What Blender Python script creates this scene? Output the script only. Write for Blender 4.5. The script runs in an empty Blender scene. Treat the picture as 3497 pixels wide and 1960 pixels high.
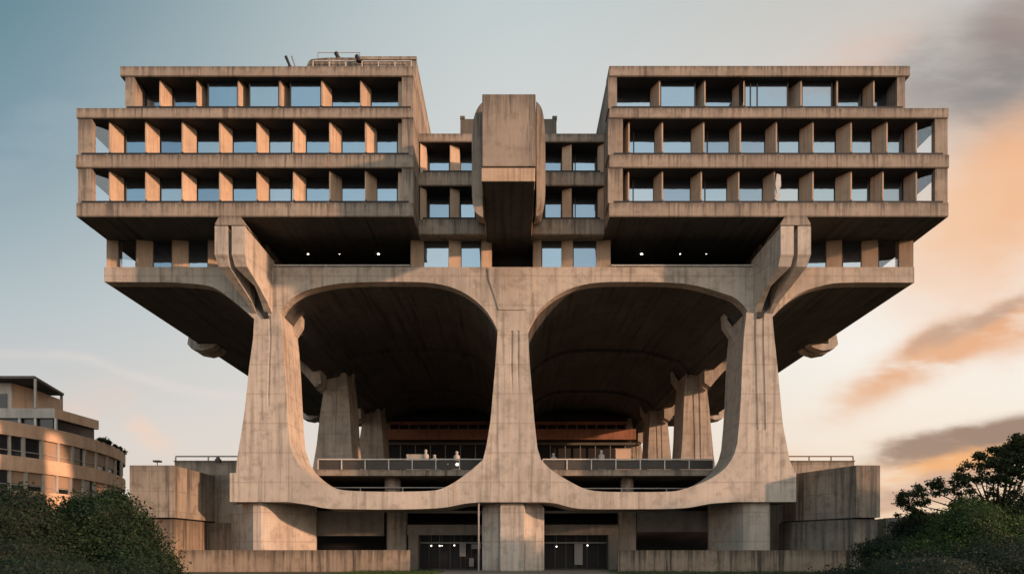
import bpy, bmesh, math, random
from mathutils import Vector, noise
random.seed(7)
R = math.radians
EYE = 1.65; DIST = 50.0; F = 1725.0; VX = 1289.0; VY = 1383.0
scene = bpy.context.scene
COL = scene.collection

def X(px, Y): return (px - VX) * (DIST + Y) / F
def Z(py, Y): return (VY - py) * (DIST + Y) / F + EYE

# ------------------------------------------------------------------ materials
def srgb(r, g, b):
    f = lambda c: (c / 255 / 12.92) if c <= 10.3 else ((c / 255 + .055) / 1.055) ** 2.4
    return (f(r), f(g), f(b), 1)

class NG:
    def __init__(s, tree): s.t = tree; s.n = tree.nodes; s.l = tree.links
    def node(s, kind, **kw):
        n = s.n.new(kind)
        for k, v in kw.items(): setattr(n, k, v)
        return n
    def set(s, sock, v):
        if hasattr(v, 'is_output') or isinstance(v, bpy.types.NodeSocket): s.l.new(v, sock)
        else:
            try: sock.default_value = v
            except Exception: sock.default_value = v[:3]
    def math(s, op, a, b=0.0, c=0.0, clamp=False):
        n = s.node('ShaderNodeMath', operation=op, use_clamp=clamp)
        s.set(n.inputs[0], a); s.set(n.inputs[1], b); s.set(n.inputs[2], c); return n.outputs[0]
    def mix(s, f, a, b, blend='MIX'):
        n = s.node('ShaderNodeMix', data_type='RGBA', blend_type=blend)
        s.set(n.inputs[0], f); s.set(n.inputs[6], a); s.set(n.inputs[7], b); return n.outputs[2]
    def noise(s, vec, scale, detail=4, rough=.55, dist=0):
        n = s.node('ShaderNodeTexNoise'); s.set(n.inputs['Vector'], vec)
        n.inputs['Scale'].default_value = scale; n.inputs['Detail'].default_value = detail
        n.inputs['Roughness'].default_value = rough; n.inputs['Distortion'].default_value = dist
        return n.outputs['Fac']
    def mapping(s, vec, scale=(1, 1, 1), rot=(0, 0, 0), loc=(0, 0, 0)):
        n = s.node('ShaderNodeMapping'); s.set(n.inputs[0], vec)
        n.inputs['Scale'].default_value = scale; n.inputs['Rotation'].default_value = rot; n.inputs['Location'].default_value = loc
        return n.outputs[0]
    def ramp(s, f, stops, interp='LINEAR'):
        n = s.node('ShaderNodeValToRGB'); s.set(n.inputs[0], f); cr = n.color_ramp; cr.interpolation = interp
        while len(cr.elements) < len(stops): cr.elements.new(.5)
        for e, (p, c) in zip(cr.elements, stops):
            e.position = p; e.color = c if len(c) == 4 else (*c, 1)
        return n.outputs[0]
    def smooth(s, v, a, b):
        n = s.node('ShaderNodeMapRange', interpolation_type='SMOOTHSTEP'); s.set(n.inputs[0], v)
        n.inputs[1].default_value = a; n.inputs[2].default_value = b; return n.outputs[0]

def new_mat(name):
    m = bpy.data.materials.new(name); m.use_nodes = True
    g = NG(m.node_tree); bs = m.node_tree.nodes['Principled BSDF']
    return m, g, bs

def concrete(name, base, streak=.55, blotch=.5, joints=0.0, along='Z', grain=1.0, dark=(.06, .052, .045), fine=3.0, top=0.0):
    m, g, bs = new_mat(name)
    pos = g.node('ShaderNodeNewGeometry').outputs['Position']
    b = (*base, 1)
    n1 = g.noise(pos, .22, 7, .6)
    n2 = g.noise(pos, 1.3, 6, .6)
    if along == 'Z': mp = g.mapping(pos, (1, 1, .045))
    else: mp = g.mapping(pos, (1, .035, 1))
    st = g.noise(mp, fine, 6, .62)
    st2 = g.noise(mp, .7, 4, .6)
    fine_n = g.noise(pos, 16, 4, .7)
    c = g.mix(g.smooth(n1, .3, .7), (base[0]*.80, base[1]*.79, base[2]*.78, 1), (base[0]*1.12, base[1]*1.1, base[2]*1.07, 1))
    c = g.mix(g.math('MULTIPLY', g.smooth(n2, .48, .66), blotch*.8), c, (base[0]*.5, base[1]*.48, base[2]*.46, 1))
    sm = g.math('MULTIPLY', g.smooth(st, .46, .66), g.smooth(st2, .36, .6))
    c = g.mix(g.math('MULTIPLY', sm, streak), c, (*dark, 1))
    lt = g.math('MULTIPLY', g.smooth(st, .5, .25), .35)
    c = g.mix(lt, c, (base[0]*1.3, base[1]*1.27, base[2]*1.2, 1))
    wr = g.math('MULTIPLY', g.smooth(g.noise(g.mapping(pos, (1, 1, .12), loc=(7, 3, 1)), .9, 5, .65), .58, .75), .4)
    c = g.mix(wr, c, (base[0]*.95, base[1]*.66, base[2]*.45, 1))
    c = g.mix(g.math('MULTIPLY', g.smooth(fine_n, .35, .75), .22*grain), c, (base[0]*.45, base[1]*.45, base[2]*.45, 1))
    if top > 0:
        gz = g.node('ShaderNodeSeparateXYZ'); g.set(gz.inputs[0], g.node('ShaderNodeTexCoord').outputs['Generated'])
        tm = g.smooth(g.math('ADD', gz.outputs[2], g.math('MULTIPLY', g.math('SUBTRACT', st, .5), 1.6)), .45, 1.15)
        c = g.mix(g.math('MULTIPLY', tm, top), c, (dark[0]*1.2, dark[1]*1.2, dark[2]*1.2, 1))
    h = g.math('ADD', g.math('MULTIPLY', fine_n, .5), st)
    if joints > 0:
        sep = g.node('ShaderNodeSeparateXYZ'); g.set(sep.inputs[0], pos)
        zz = g.math('ADD', sep.outputs[2], g.math('MULTIPLY', n2, .03))
        fr = g.math('FRACT', g.math('DIVIDE', zz, joints))
        ln = g.math('LESS_THAN', fr, .05)
        ln = g.math('MULTIPLY', ln, g.math('ADD', .15, g.math('MULTIPLY', n1, .6)))
        c = g.mix(g.math('MULTIPLY', ln, .6), c, (base[0]*.35, base[1]*.33, base[2]*.3, 1))
        xx = g.math('ADD', sep.outputs[0], sep.outputs[1])
        fx = g.math('LESS_THAN', g.math('FRACT', g.math('DIVIDE', xx, .42)), .07)
        c = g.mix(g.math('MULTIPLY', fx, .16), c, (base[0]*.4, base[1]*.38, base[2]*.36, 1))
    g.l.new(c, bs.inputs['Base Color'])
    bs.inputs['Roughness'].default_value = .88
    bs.inputs['Specular IOR Level'].default_value = .25
    bp = g.node('ShaderNodeBump'); bp.inputs['Strength'].default_value = .35; bp.inputs['Distance'].default_value = .05
    g.l.new(h, bp.inputs['Height']); g.l.new(bp.outputs[0], bs.inputs['Normal'])
    return m

def plain(name, col, rough=.6, metal=0.0, var=.25, scale=3.0, emit=None, es=0):
    m, g, bs = new_mat(name)
    pos = g.node('ShaderNodeNewGeometry').outputs['Position']
    n = g.noise(pos, scale, 5, .6)
    c = g.mix(g.math('MULTIPLY', g.smooth(n, .3, .75), var), (*col, 1), (col[0]*.4, col[1]*.4, col[2]*.4, 1))
    g.l.new(c, bs.inputs['Base Color']); bs.inputs['Roughness'].default_value = rough; bs.inputs['Metallic'].default_value = metal
    if emit: bs.inputs['Emission Color'].default_value = (*emit, 1); bs.inputs['Emission Strength'].default_value = es
    return m

def glass_mat(name, refl=.72, tint=(.50, .72, .90), body=(.012, .013, .017)):
    m, g, bs = new_mat(name)
    pos = g.node('ShaderNodeNewGeometry').outputs['Position']
    n = g.noise(pos, .35, 3, .5)
    gl = g.node('ShaderNodeBsdfGlossy'); gl.inputs['Color'].default_value = (*tint, 1); gl.inputs['Roughness'].default_value = .02
    bp = g.node('ShaderNodeBump'); bp.inputs['Strength'].default_value = .16; bp.inputs['Distance'].default_value = .12
    g.l.new(n, bp.inputs['Height']); g.l.new(bp.outputs[0], gl.inputs['Normal'])
    bs.inputs['Base Color'].default_value = (*body, 1); bs.inputs['Roughness'].default_value = .25
    mx = g.node('ShaderNodeMixShader'); mx.inputs[0].default_value = refl
    g.l.new(bs.outputs[0], mx.inputs[1]); g.l.new(gl.outputs[0], mx.inputs[2])
    g.l.new(mx.outputs[0], m.node_tree.nodes['Material Output'].inputs[0])
    return m

def leaf_mat(name, a, b, scale=.8):
    m, g, bs = new_mat(name)
    geo = g.node('ShaderNodeNewGeometry')
    n = g.noise(geo.outputs['Position'], scale, 4, .6)
    c = g.mix(g.smooth(n, .3, .7), (*a, 1), (*b, 1))
    c = g.mix(g.math('MULTIPLY', geo.outputs['Random Per Island'], .25), c, (a[0]*.4, a[1]*.45, a[2]*.4, 1))
    g.l.new(c, bs.inputs['Base Color']); bs.inputs['Roughness'].default_value = .6
    bs.inputs['Specular IOR Level'].default_value = .2
    tr = g.node('ShaderNodeBsdfTranslucent'); g.l.new(c, tr.inputs[0])
    mx = g.node('ShaderNodeMixShader'); mx.inputs[0].default_value = .25
    g.l.new(bs.outputs[0], mx.inputs[1]); g.l.new(tr.outputs[0], mx.inputs[2])
    g.l.new(mx.outputs[0], m.node_tree.nodes['Material Output'].inputs[0])
    return m

CONC = (.36, .27, .205)
M = {}
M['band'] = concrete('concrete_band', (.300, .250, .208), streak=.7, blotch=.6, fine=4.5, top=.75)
M['conc'] = concrete('concrete_frame', (.455, .40, .35), streak=.48, blotch=.62, joints=2.3)
M['fin'] = concrete('concrete_fin', (.46, .34, .25), streak=.35, blotch=.35, fine=5)
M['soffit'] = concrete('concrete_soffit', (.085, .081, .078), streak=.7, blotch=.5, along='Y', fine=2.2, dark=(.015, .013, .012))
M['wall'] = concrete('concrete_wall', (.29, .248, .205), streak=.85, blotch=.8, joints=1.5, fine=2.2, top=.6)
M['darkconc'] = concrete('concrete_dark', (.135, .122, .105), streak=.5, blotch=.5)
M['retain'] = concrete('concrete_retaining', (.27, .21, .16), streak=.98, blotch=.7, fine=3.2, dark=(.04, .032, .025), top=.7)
M['rear'] = concrete('concrete_rear_red', (.36, .17, .11), streak=.4, blotch=.4)
M['glass'] = glass_mat('sky_reflecting_glass', .42)
M['glass2'] = glass_mat('sky_reflecting_glass_dim', .34, (.46, .68, .90))
M['glass3'] = glass_mat('sky_reflecting_glass_clear', .46, (.60, .76, .88))
M['dglass'] = glass_mat('dark_glass', .02, (.7, .7, .7))
def clear_glass():
    m, g, bs = new_mat('clear_corner_glass')
    t = g.node('ShaderNodeBsdfTransparent'); t.inputs[0].default_value = (.86, .9, .93, 1)
    gl = g.node('ShaderNodeBsdfGlossy'); gl.inputs['Roughness'].default_value = .02; gl.inputs['Color'].default_value = (.8, .85, .9, 1)
    mx = g.node('ShaderNodeMixShader'); mx.inputs[0].default_value = .1
    g.l.new(t.outputs[0], mx.inputs[1]); g.l.new(gl.outputs[0], mx.inputs[2]); g.l.new(mx.outputs[0], m.node_tree.nodes['Material Output'].inputs[0])
    return m
M['clear'] = clear_glass()
M['black'] = plain('dark_interior', (.012, .011, .012), .7)  # also colours the pieces that stand in for shade
M['frame'] = plain('dark_bronze_frame', (.035, .03, .028), .45, .3)
M['metal'] = plain('grey_painted_metal', (.26, .25, .24), .5, .3)
M['white'] = plain('white_paint', (.50, .48, .45), .6, var=.5)
M['rust'] = plain('brown_rail_paint', (.16, .09, .06), .6)
M['orange'] = concrete('orange_render', (.64, .45, .33), streak=.2, blotch=.25, fine=2)  # low sun's orange warmth on the office is put into this colour
M['palewall'] = concrete('pale_grey_render', (.42, .40, .37), streak=.3, blotch=.3, fine=2)
M['blind'] = plain('beige_roller_blind', (.36, .25, .18), .8, var=.15)
M['lamp'] = plain('lit_lamp_glass', (.9, .85, .75), .4, var=0, emit=(1, .86, .66), es=14)
M['lamp2'] = plain('dim_lamp_glass', (.9, .85, .75), .4, var=0, emit=(1, .92, .8), es=2.5)
M['leaf'] = leaf_mat('leaf_dark_green', (.014, .030, .014), (.024, .046, .018))
M['leafdk'] = leaf_mat('leaf_deep_green', (.012, .024, .014), (.020, .036, .018))
M['leafgr'] = leaf_mat('leaf_fresh_green', (.032, .060, .016), (.050, .088, .022))
M['leaftree'] = leaf_mat('leaf_tree', (.022, .032, .012), (.035, .05, .018))
M['bark'] = plain('bark', (.05, .035, .025), .9, scale=8)
M['core'] = plain('inner_twigs', (.010, .014, .008), .95)

# ------------------------------------------------------------------ mesh helpers
class MB:
    def __init__(s): s.v = []; s.f = []
    def add(s, vs, fs):
        o = len(s.v); s.v += [tuple(v) for v in vs]; s.f += [tuple(i + o for i in f) for f in fs]; return s
    def box(s, x0, x1, y0, y1, z0, z1):
        vs = [(x0,y0,z0),(x1,y0,z0),(x1,y1,z0),(x0,y1,z0),(x0,y0,z1),(x1,y0,z1),(x1,y1,z1),(x0,y1,z1)]
        return s.add(vs, [(0,3,2,1),(4,5,6,7),(0,1,5,4),(1,2,6,5),(2,3,7,6),(3,0,4,7)])
    def prism(s, a, b):
        """solid between two equal-length outlines (lists of 3D points)"""
        n = len(a)
        fs = [tuple(range(n)), tuple(range(2*n-1, n-1, -1))]
        fs += [(i, i+n, (i+1) % n + n, (i+1) % n) for i in range(n)]
        return s.add(list(a) + list(b), fs)
    def xz(s, pts, y0, y1):
        return s.prism([(x, y0, z) for x, z in pts], [(x, y1, z) for x, z in pts])
    def xy(s, pts, z0, z1):
        return s.prism([(x, y, z0) for x, y in pts], [(x, y, z1) for x, y in pts])
    def loft(s, rings):
        n = len(rings[0]); o = len(s.v)
        for r in rings: s.v += [tuple(p) for p in r]
        for k in range(len(rings)-1):
            for i in range(n):
                s.f.append((o+k*n+i, o+k*n+(i+1) % n, o+(k+1)*n+(i+1) % n, o+(k+1)*n+i))
        s.f.append(tuple(o+i for i in range(n))); s.f.append(tuple(o+(len(rings)-1)*n+i for i in reversed(range(n))))
        return s
    def tube(s, p0, p1, r0, r1=None, n=8):
        r1 = r0 if r1 is None else r1
        p0, p1 = Vector(p0), Vector(p1); d = (p1-p0).normalized()
        u = d.cross(Vector((0, 0, 1)) if abs(d.z) < .95 else Vector((1, 0, 0))).normalized(); w = d.cross(u)
        ring = lambda p, r: [p + (u*math.cos(2*math.pi*i/n) + w*math.sin(2*math.pi*i/n))*r for i in range(n)]
        return s.loft([ring(p0, r0), ring(p1, r1)])
    def ball(s, c, r, n=10, m=7, sz=1.0):
        rings = []
        for k in range(1, m):
            a = math.pi*k/m
            rings.append([(c[0]+r*math.sin(a)*math.cos(2*math.pi*i/n), c[1]+r*math.sin(a)*math.sin(2*math.pi*i/n), c[2]-r*sz*math.cos(a)) for i in range(n)])
        return s.loft(rings)

def mesh_obj(name, mb, mat, parent=None, smooth=False, fixn=True, bevel=0, label=None):
    me = bpy.data.meshes.new(name)
    xs = [v[0] for v in mb.v]; ys = [v[1] for v in mb.v]; zs = [v[2] for v in mb.v]
    c = Vector(((min(xs)+max(xs))/2, (min(ys)+max(ys))/2, min(zs)))
    me.from_pydata([(v[0]-c.x, v[1]-c.y, v[2]-c.z) for v in mb.v], [], mb.f)
    if fixn:
        bm = bmesh.new(); bm.from_mesh(me); bmesh.ops.recalc_face_normals(bm, faces=bm.faces); bm.to_mesh(me); bm.free()
    me.materials.append(mat)
    if smooth:
        for p in me.polygons: p.use_smooth = True
    o = bpy.data.objects.new(name, me); COL.objects.link(o)
    if parent is not None:
        o.parent = parent; o.location = c - world_loc(parent)
    else: o.location = c
    if bevel:
        b = o.modifiers.new('bevel', 'BEVEL'); b.width = bevel; b.segments = 2; b.limit_method = 'ANGLE'; b.angle_limit = R(40)
    if label: o['label'] = label
    return o

def world_loc(o):
    p = Vector(o.location)
    while o.parent: o = o.parent; p += Vector(o.location)
    return p

def thing(name, label, cat, loc, group=None):
    o = bpy.data.objects.new(name, None); COL.objects.link(o); o.location = loc
    o.empty_display_size = .5
    o['label'] = label; o['category'] = cat
    if group: o['group'] = group
    return o
def tag(o, label=None, cat=None, group=None, kind=None):
    if label: o['label'] = label
    if cat: o['category'] = cat
    if group: o['group'] = group
    if kind: o['kind'] = kind
    return o

def catmull(pts, k=5):
    out = []
    P = [pts[0]] + list(pts) + [pts[-1]]
    for i in range(1, len(P)-2):
        p0, p1, p2, p3 = P[i-1], P[i], P[i+1], P[i+2]
        for j in range(k):
            t = j/k
            out.append(tuple(.5*((2*p1[d]) + (-p0[d]+p2[d])*t + (2*p0[d]-5*p1[d]+4*p2[d]-p3[d])*t*t + (-p0[d]+3*p1[d]-3*p2[d]+p3[d])*t**3) for d in (0, 1)))
    out.append(tuple(pts[-1])); return out
def interp(tab, v):
    for (a, x), (b, y) in zip(tab, tab[1:]):
        if a <= v <= b: return x + (y-x)*(v-a)/(b-a)
    return tab[0][1] if v < tab[0][0] else tab[-1][1]

# ------------------------------------------------------------------ THE MEGASTRUCTURE
B = thing('brutalist_building', 'huge symmetrical concrete megastructure raised on flared columns with two stepped window blocks', 'building', (0, 6, 0))
Y1 = 3.6
XL, XR = X(192, 0), X(2386, 0)          # outer faces
IL, IR = X(1040, 0), X(1533, 0)         # inner faces of the two blocks
zr = lambda py: Z(py, 0)

def band(name, x0, x1, y0, y1, z0, z1, mat='band', lip=True):
    mb = MB()
    h = .16
    # small projecting coping with a drip groove at the head of the band
    mb.prism([(x0, y0, z0+.06), (x0, y0+.06, z0), (x0, y1, z0), (x0, y1, z1), (x0, y0+.10, z1), (x0, y0, z1-.05)],
             [(x1, y0, z0+.06), (x1, y0+.06, z0), (x1, y1, z0), (x1, y1, z1), (x1, y0+.10, z1), (x1, y0, z1-.05)])
    return mesh_obj(name, mb, M[mat], B)

levels = [  # (opening top py, opening bottom py)
    ('top', 192, 270), ('mid', 297, 387), ('low', 422, 508)]
WR = random.Random(5)
def window(x0, x1, y, z0, z1, mull=None, mat='glass', y_r=None):
    """frame > pane; glass facing -Y at depth y (y_r: depth at the right end)"""
    yr = y if y_r is None else y_r
    fr = MB(); t = .07
    def bar(xa, xb, za, zb, pr=.06):
        ya = y + (yr-y)*(xa-x0)/(x1-x0); yb = y + (yr-y)*(xb-x0)/(x1-x0)
        fr.prism([(xa, ya-pr, za), (xb, yb-pr, za), (xb, yb-pr, zb), (xa, ya-pr, zb)], [(xa, ya+.05, za), (xb, yb+.05, za), (xb, yb+.05, zb), (xa, ya+.05, zb)])
    bar(x0, x1, z0, z0+t); bar(x0, x1, z1-t, z1); bar(x0, x0+t, z0+t, z1-t); bar(x1-t, x1, z0+t, z1-t)
    for m_ in (mull or []): bar(m_-.04, m_+.04, z0+t, z1-t, .05)
    w = mesh_obj('window', fr, M['frame'], B)
    pn = MB(); pn.prism([(x0+.02, y, z0+.02), (x1-.02, yr, z0+.02), (x1-.02, yr, z1-.02), (x0+.02, y, z1-.02)],
                        [(x0+.02, y+.04, z0+.02), (x1-.02, yr+.04, z0+.02), (x1-.02, yr+.04, z1-.02), (x0+.02, y+.04, z1-.02)])
    if mat == 'glass': mat = WR.choice(['glass', 'glass', 'glass2', 'glass3'])
    mesh_obj('pane', pn, M[mat], w)
    return w

def fin(px0, px1, ztop, zbot, side, ya=.42, yb=1.40, label=None, broken=False):
    """vertical blade: side=-1 (left block) front edge at px0, rear edge px1; side=1 mirrored"""
    xf = X(px0 if side < 0 else px1, ya); xr = X(px1 if side < 0 else px0, yb)
    s = 1 if side < 0 else -1
    zf = zbot + .42
    mb = MB()
    th = .10*s
    plan = [(xf, ya), (xf+th, ya), (xr, yb), (xf, yb)]
    top = [(x, y, ztop) for x, y in plan]
    n = 4
    rings = []
    zb_ = [zf, zf-.02, zbot-.02, zbot-.02]
    rings = [[(x, y, z) for (x, y), z in zip(plan, zb_)], top]
    mb.loft(rings)
    # concrete nib on the spandrel head
    cx = xf + .05*s
    mb.prism([(cx-.28, .02, zbot-.5), (cx+.28, .02, zbot-.5), (cx+.12, .02, zbot-.02), (cx-.12, .02, zbot-.02)],
             [(cx-.28, ya+.3, zbot-.5), (cx+.28, ya+.3, zbot-.5), (cx+.12, ya+.3, zbot-.02), (cx-.12, ya+.3, zbot-.02)])
    f = mesh_obj('fin', mb, M['fin'], B, label=label)
    return f

# --- bands
Zt = {k: zr(k) for k in (165, 167, 192, 270, 272, 297, 387, 422, 508, 545)}
band('roof_band', X(302, 0), IL, 0, 1.75, zr(192), zr(166))
band('roof_band', IR, X(2289, 0), 0, 1.75, zr(192), zr(165))
for a, b_ in ((XL, IL), (IR, XR)):
    band('floor_band', a, b_, 0, 1.75, zr(297), zr(271))
    band('floor_band', a-.05 if a < 0 else a, b_+.05 if b_ > 0 else b_, 0, 1.75, zr(422), zr(388))
    band('floor_band', a, b_, 0, 1.75, zr(545), zr(509))
# --- solid cores behind the glass, soffit slab included
for nm, a, b_, c0, c1 in (('w', XL, IL, X(302, 0)+.15, IL), ('e', IR, XR, IR, X(2289, 0)-.15)):
    mb = MB(); mb.box(a+2.6 if a < 0 else a, b_-2.6 if b_ > 0 else b_, 1.75, 6.8, zr(545)+.35, zr(272)-.05)
    mesh_obj('block_wall', mb, M['band'], B)
    mb = MB(); mb.box(a+.35 if a < 0 else a, b_-.35 if b_ > 0 else b_, 6.8, 62, zr(545)+.35, zr(272)-.05)
    mesh_obj('block_wall', mb, M['band'], B)
    for lo_, hi_ in ((297, 271), (422, 388), (545, 509)):
        mb = MB()
        if a < 0: mb.box(a+.02, a+2.6, 1.75, 6.8, zr(lo_)+.002, zr(hi_)-.05)
        else: mb.box(b_-2.6, b_-.02, 1.75, 6.8, zr(lo_)+.002, zr(hi_)-.05)
        mesh_obj('corner_slab', mb, M['soffit'], B)
    mb = MB(); mb.box(c0, c1, 1.75, 40, zr(272)-.05, zr(166)-.12)
    mesh_obj('block_wall', mb, M['band'], B)
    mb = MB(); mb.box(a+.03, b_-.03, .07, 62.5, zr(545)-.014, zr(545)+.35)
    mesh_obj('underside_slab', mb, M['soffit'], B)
    for rt_, (pa, pb) in (('top', (c0, c1)), ('mid', (a, b_)), ('low', (a, b_))):
        tz = zr({'top': 192, 'mid': 297, 'low': 422}[rt_])
        mb = MB(); mb.box(pa+.12, pb-.12, .14, 1.74, tz-.03, tz-.003); mesh_obj('window_head_lining', mb, M['black'], B)  # black sheet stands in for the shade under each window head

for a, b_, tops in ((XL, IL, (271, 388, 509)), (IR, XR, (271, 388, 509))):
    for k_, tp_y in enumerate(tops):
        xa, xb = a+.35, b_-.35
        if k_ == 0: xa, xb = (X(318, 0), b_-.2) if a < 0 else (a+.2, X(2272, 0))
        mb = MB(); mb.box(xa, xb, .06, .40, zr(tp_y)-.02, zr(tp_y)+.13); mesh_obj('sill_gutter', mb, M['black'], B)  # black strip draws the shadow line above each spandrel
# --- fins and windows, left block
Ltop = [(401, 433), (494, 523), (598, 627), (702, 730), (808, 835), (906, 934)]
Lmid = [(274, 312), (365, 402), (457, 495), (551, 585), (645, 677), (737, 770), (828, 860), (918, 948)]
Rtop = [(1636, 1661), (1749, 1775), (1842, 1873), (1982, 2017), (2093, 2108), (2170, 2200)]
Rmid = [(1567, 1584), (1647, 1668), (1739, 1772), (1835, 1864), (1925, 1955), (2011, 2047), (2103, 2143), (2193, 2233), (2275, 2307)]
Rlow = [(1567, 1583), (1644, 1668), (1737, 1766), (1829, 1860), (1919, 1950), (2010, 2047), (2101, 2143), (2189, 2223), (2273, 2307)]
def zs(row):
    t, b_ = {'top': (192, 271), 'mid': (297, 388), 'low': (422, 509)}[row]
    return zr(t), zr(b_)
GY = 1.52
def pier(px0, px1, row, y0=.10, y1=1.75):
    t, b_ = zs(row)
    mb = MB(); mb.box(X(px0, y0), X(px1, y0), y0, y1, b_, t); mesh_obj('pier', mb, M['band'], B)
for row, fins in (('top', Ltop), ('mid', Lmid), ('low', Lmid)):
    t, b_ = zs(row)
    for a, c in fins: fin(a, c, t, b_, -1)
    edges = [c for a, c in fins]; starts = [a for a, c in fins]
    segs = list(zip(edges, starts[1:] + [1008]))
    if row == 'top': segs = [(338, starts[0])] + segs
    for i, (a, c) in enumerate(segs):
        fwd = row == 'top' and i in (2, 3, 4)
        gy = .62 if fwd else GY
        x0 = X(a, gy)-(0 if fwd else .03); x1 = X(c, .5)-.02
        mu = [x0 + (x1-x0)*.8] if (row != 'top' and i % 3 == 1) else None
        window(x0, x1, gy, b_-.02, t-.002, mu)
    if row != 'top':   # oblique corner window
        window(X(233, .3), X(274, .45)-.02, .5, b_-.02, t-.002, None, mat='clear', y_r=.9)
        pier(196, 232, row, .12, .55)
    else: pier(315, 338, row)
    pier(1011, 1040, row)
    # inner jamb
    mb = MB(); mb.box(X(1004, .9), X(1011, .10), .5, 1.5, b_, t); mesh_obj('jamb', mb, M['fin'], B)
# --- right block
for row, fins in (('top', Rtop), ('mid', Rmid), ('low', Rlow)):
    t, b_ = zs(row)
    for i, (a, c) in enumerate(fins):
        lb = 'fin with broken spalled edge' if (row == 'low' and i == 4) else None
        fin(a, c, t, b_, 1, label=lb)
    segs = [(c, fins[i+1][0]) for i, (a, c) in enumerate(fins[:-1])]
    if row == 'top': segs = [(1553, 1636)] + segs + [(2200, 2256)]
    for i, (a, c) in enumerate(segs):
        fwd = row == 'top' and i in (1, 3, 4)
        gy = .62 if fwd else GY
        x0 = X(a, .5)+.02; x1 = X(c, gy)+(0 if fwd else .03)
        mu = [x0 + (x1-x0)*.22] if (row != 'top' and i % 2 == 0) else None
        if row == 'top' and i == 3: mu = [x0+.45, x0+.95]
        window(x0, x1, gy, b_-.02, t-.002, mu)
    if row != 'top':
        window(X(2308, .45), X(2352, .3), .9, b_-.02, t-.002, None, mat='clear', y_r=.5)
        pier(2352, 2384, row, .12, .55)
        pier(1529.5, 1567, row)
    else:
        pier(1529.5, 1552, row); pier(2257, 2277, row)
# open casement on the top right row
mb = MB(); xa = X(1862, .2)
mb.box(xa, xa+.08, -.25, .5, zr(262), zr(203)); mb.box(xa, xa+.08, -.25, -.19, zr(262)-.0, zr(203)+.03)
mesh_obj('open_casement', mb, M['frame'], B, label='open dark window casement swung outwards')
# broken concrete piece
mb = MB(); xx = X(1955, .3); t, b_ = zs('low')
pts = [(xx-.35, b_+.3), (xx-.05, b_+.15), (xx+.25, b_+.5), (xx+.12, b_+1.0), (xx+.35, b_+1.4), (xx+.30, t-.2), (xx-.1, t-.1), (xx-.25, b_+1.5), (xx-.10, b_+.9)]
pts = [(xx+(p-xx)*.7+.05, b_+.12+(q_-b_)*.88) for p, q_ in pts]; mb.xz(pts, .3, .45); mesh_obj('spalled_panel', mb, M['white'], B)

# --- penthouse on the left block roof
PT = thing('rooftop_plant_room', 'low rooftop plant room with rounded end on the left block roof', 'plant room', (X(900, 1.5), 8, zr(166)))
py_ = 1.6
mb = MB()
pts = catmull([(X(764, py_), zr(166)), (X(776, py_), Z(156, py_)), (X(800, py_), Z(148, py_)), (X(835, py_), Z(145.5, py_))], 5)
mb.xz([(X(764, py_), zr(166)-.0)] + pts[1:] + [(IL-.03, Z(145.5, py_)), (IL-.03, zr(166))], py_, 30)
mesh_obj('wall', mb, M['band'], PT)
mb = MB(); mb.box(X(905, py_), IL+.03, py_-.08, py_-.003, Z(152, py_), Z(144.5, py_)); mesh_obj('fascia', mb, M['wall'], PT)
mb = MB(); mb.box(X(790, py_), X(1036, py_), py_-.3, py_-.24, Z(161.5, py_), Z(159.5, py_))
for q in range(790, 1040, 41): mb.box(X(q, py_)-.03, X(q, py_)+.03, py_-.3, py_-.24, zr(166), Z(159.5, py_))
mesh_obj('handrail', mb, M['white'], PT)
def antenna(x0, y0, x1, y1, r, label, yy=1.2, mat='black'):
    mb = MB(); mb.tube((X(x0, yy), yy, Z(y0, yy)), (X(x1, yy), yy, Z(y1, yy)), r, r*1.2)
    mb.tube((X(x0, yy), yy, Z(y0, yy)), (X(x0, yy), yy, Z(y0, yy)-.12), r*1.6)
    return tag(mesh_obj('antenna', mb, M[mat], None), label, 'antenna', 'aerials on the roof')
antenna(729, 166.5, 719, 143, .09, 'thick black aerial leaning left, standing left of the rooftop plant room')
antenna(742, 166.5, 734, 142, .05, 'thin grey aerial leaning left beside the thick black one', mat='metal')
antenna(851, 146, 845, 134, .13, 'short black horn aerial on top of the plant room', 2.2)
antenna(903, 152, 897, 141, .13, 'small black knob aerial at the front edge of the plant room', 1.3)
fr = thing('roof_railing', 'thin pale wire guard frame standing on the plant room roof', 'railing', (X(850, 4), 4, Z(143, 4)))
for a in (800, 905):
    mb = MB(); mb.tube((X(a, 3), 3, Z(152, 3)), (X(a, 3), 3, Z(133, 3)), .035); mesh_obj('post', mb, M['metal'], fr)
mb = MB(); mb.tube((X(800, 3), 3, Z(133, 3)), (X(905, 3), 3, Z(133, 3)), .03); mesh_obj('top_rail', mb, M['white'], fr)

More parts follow.
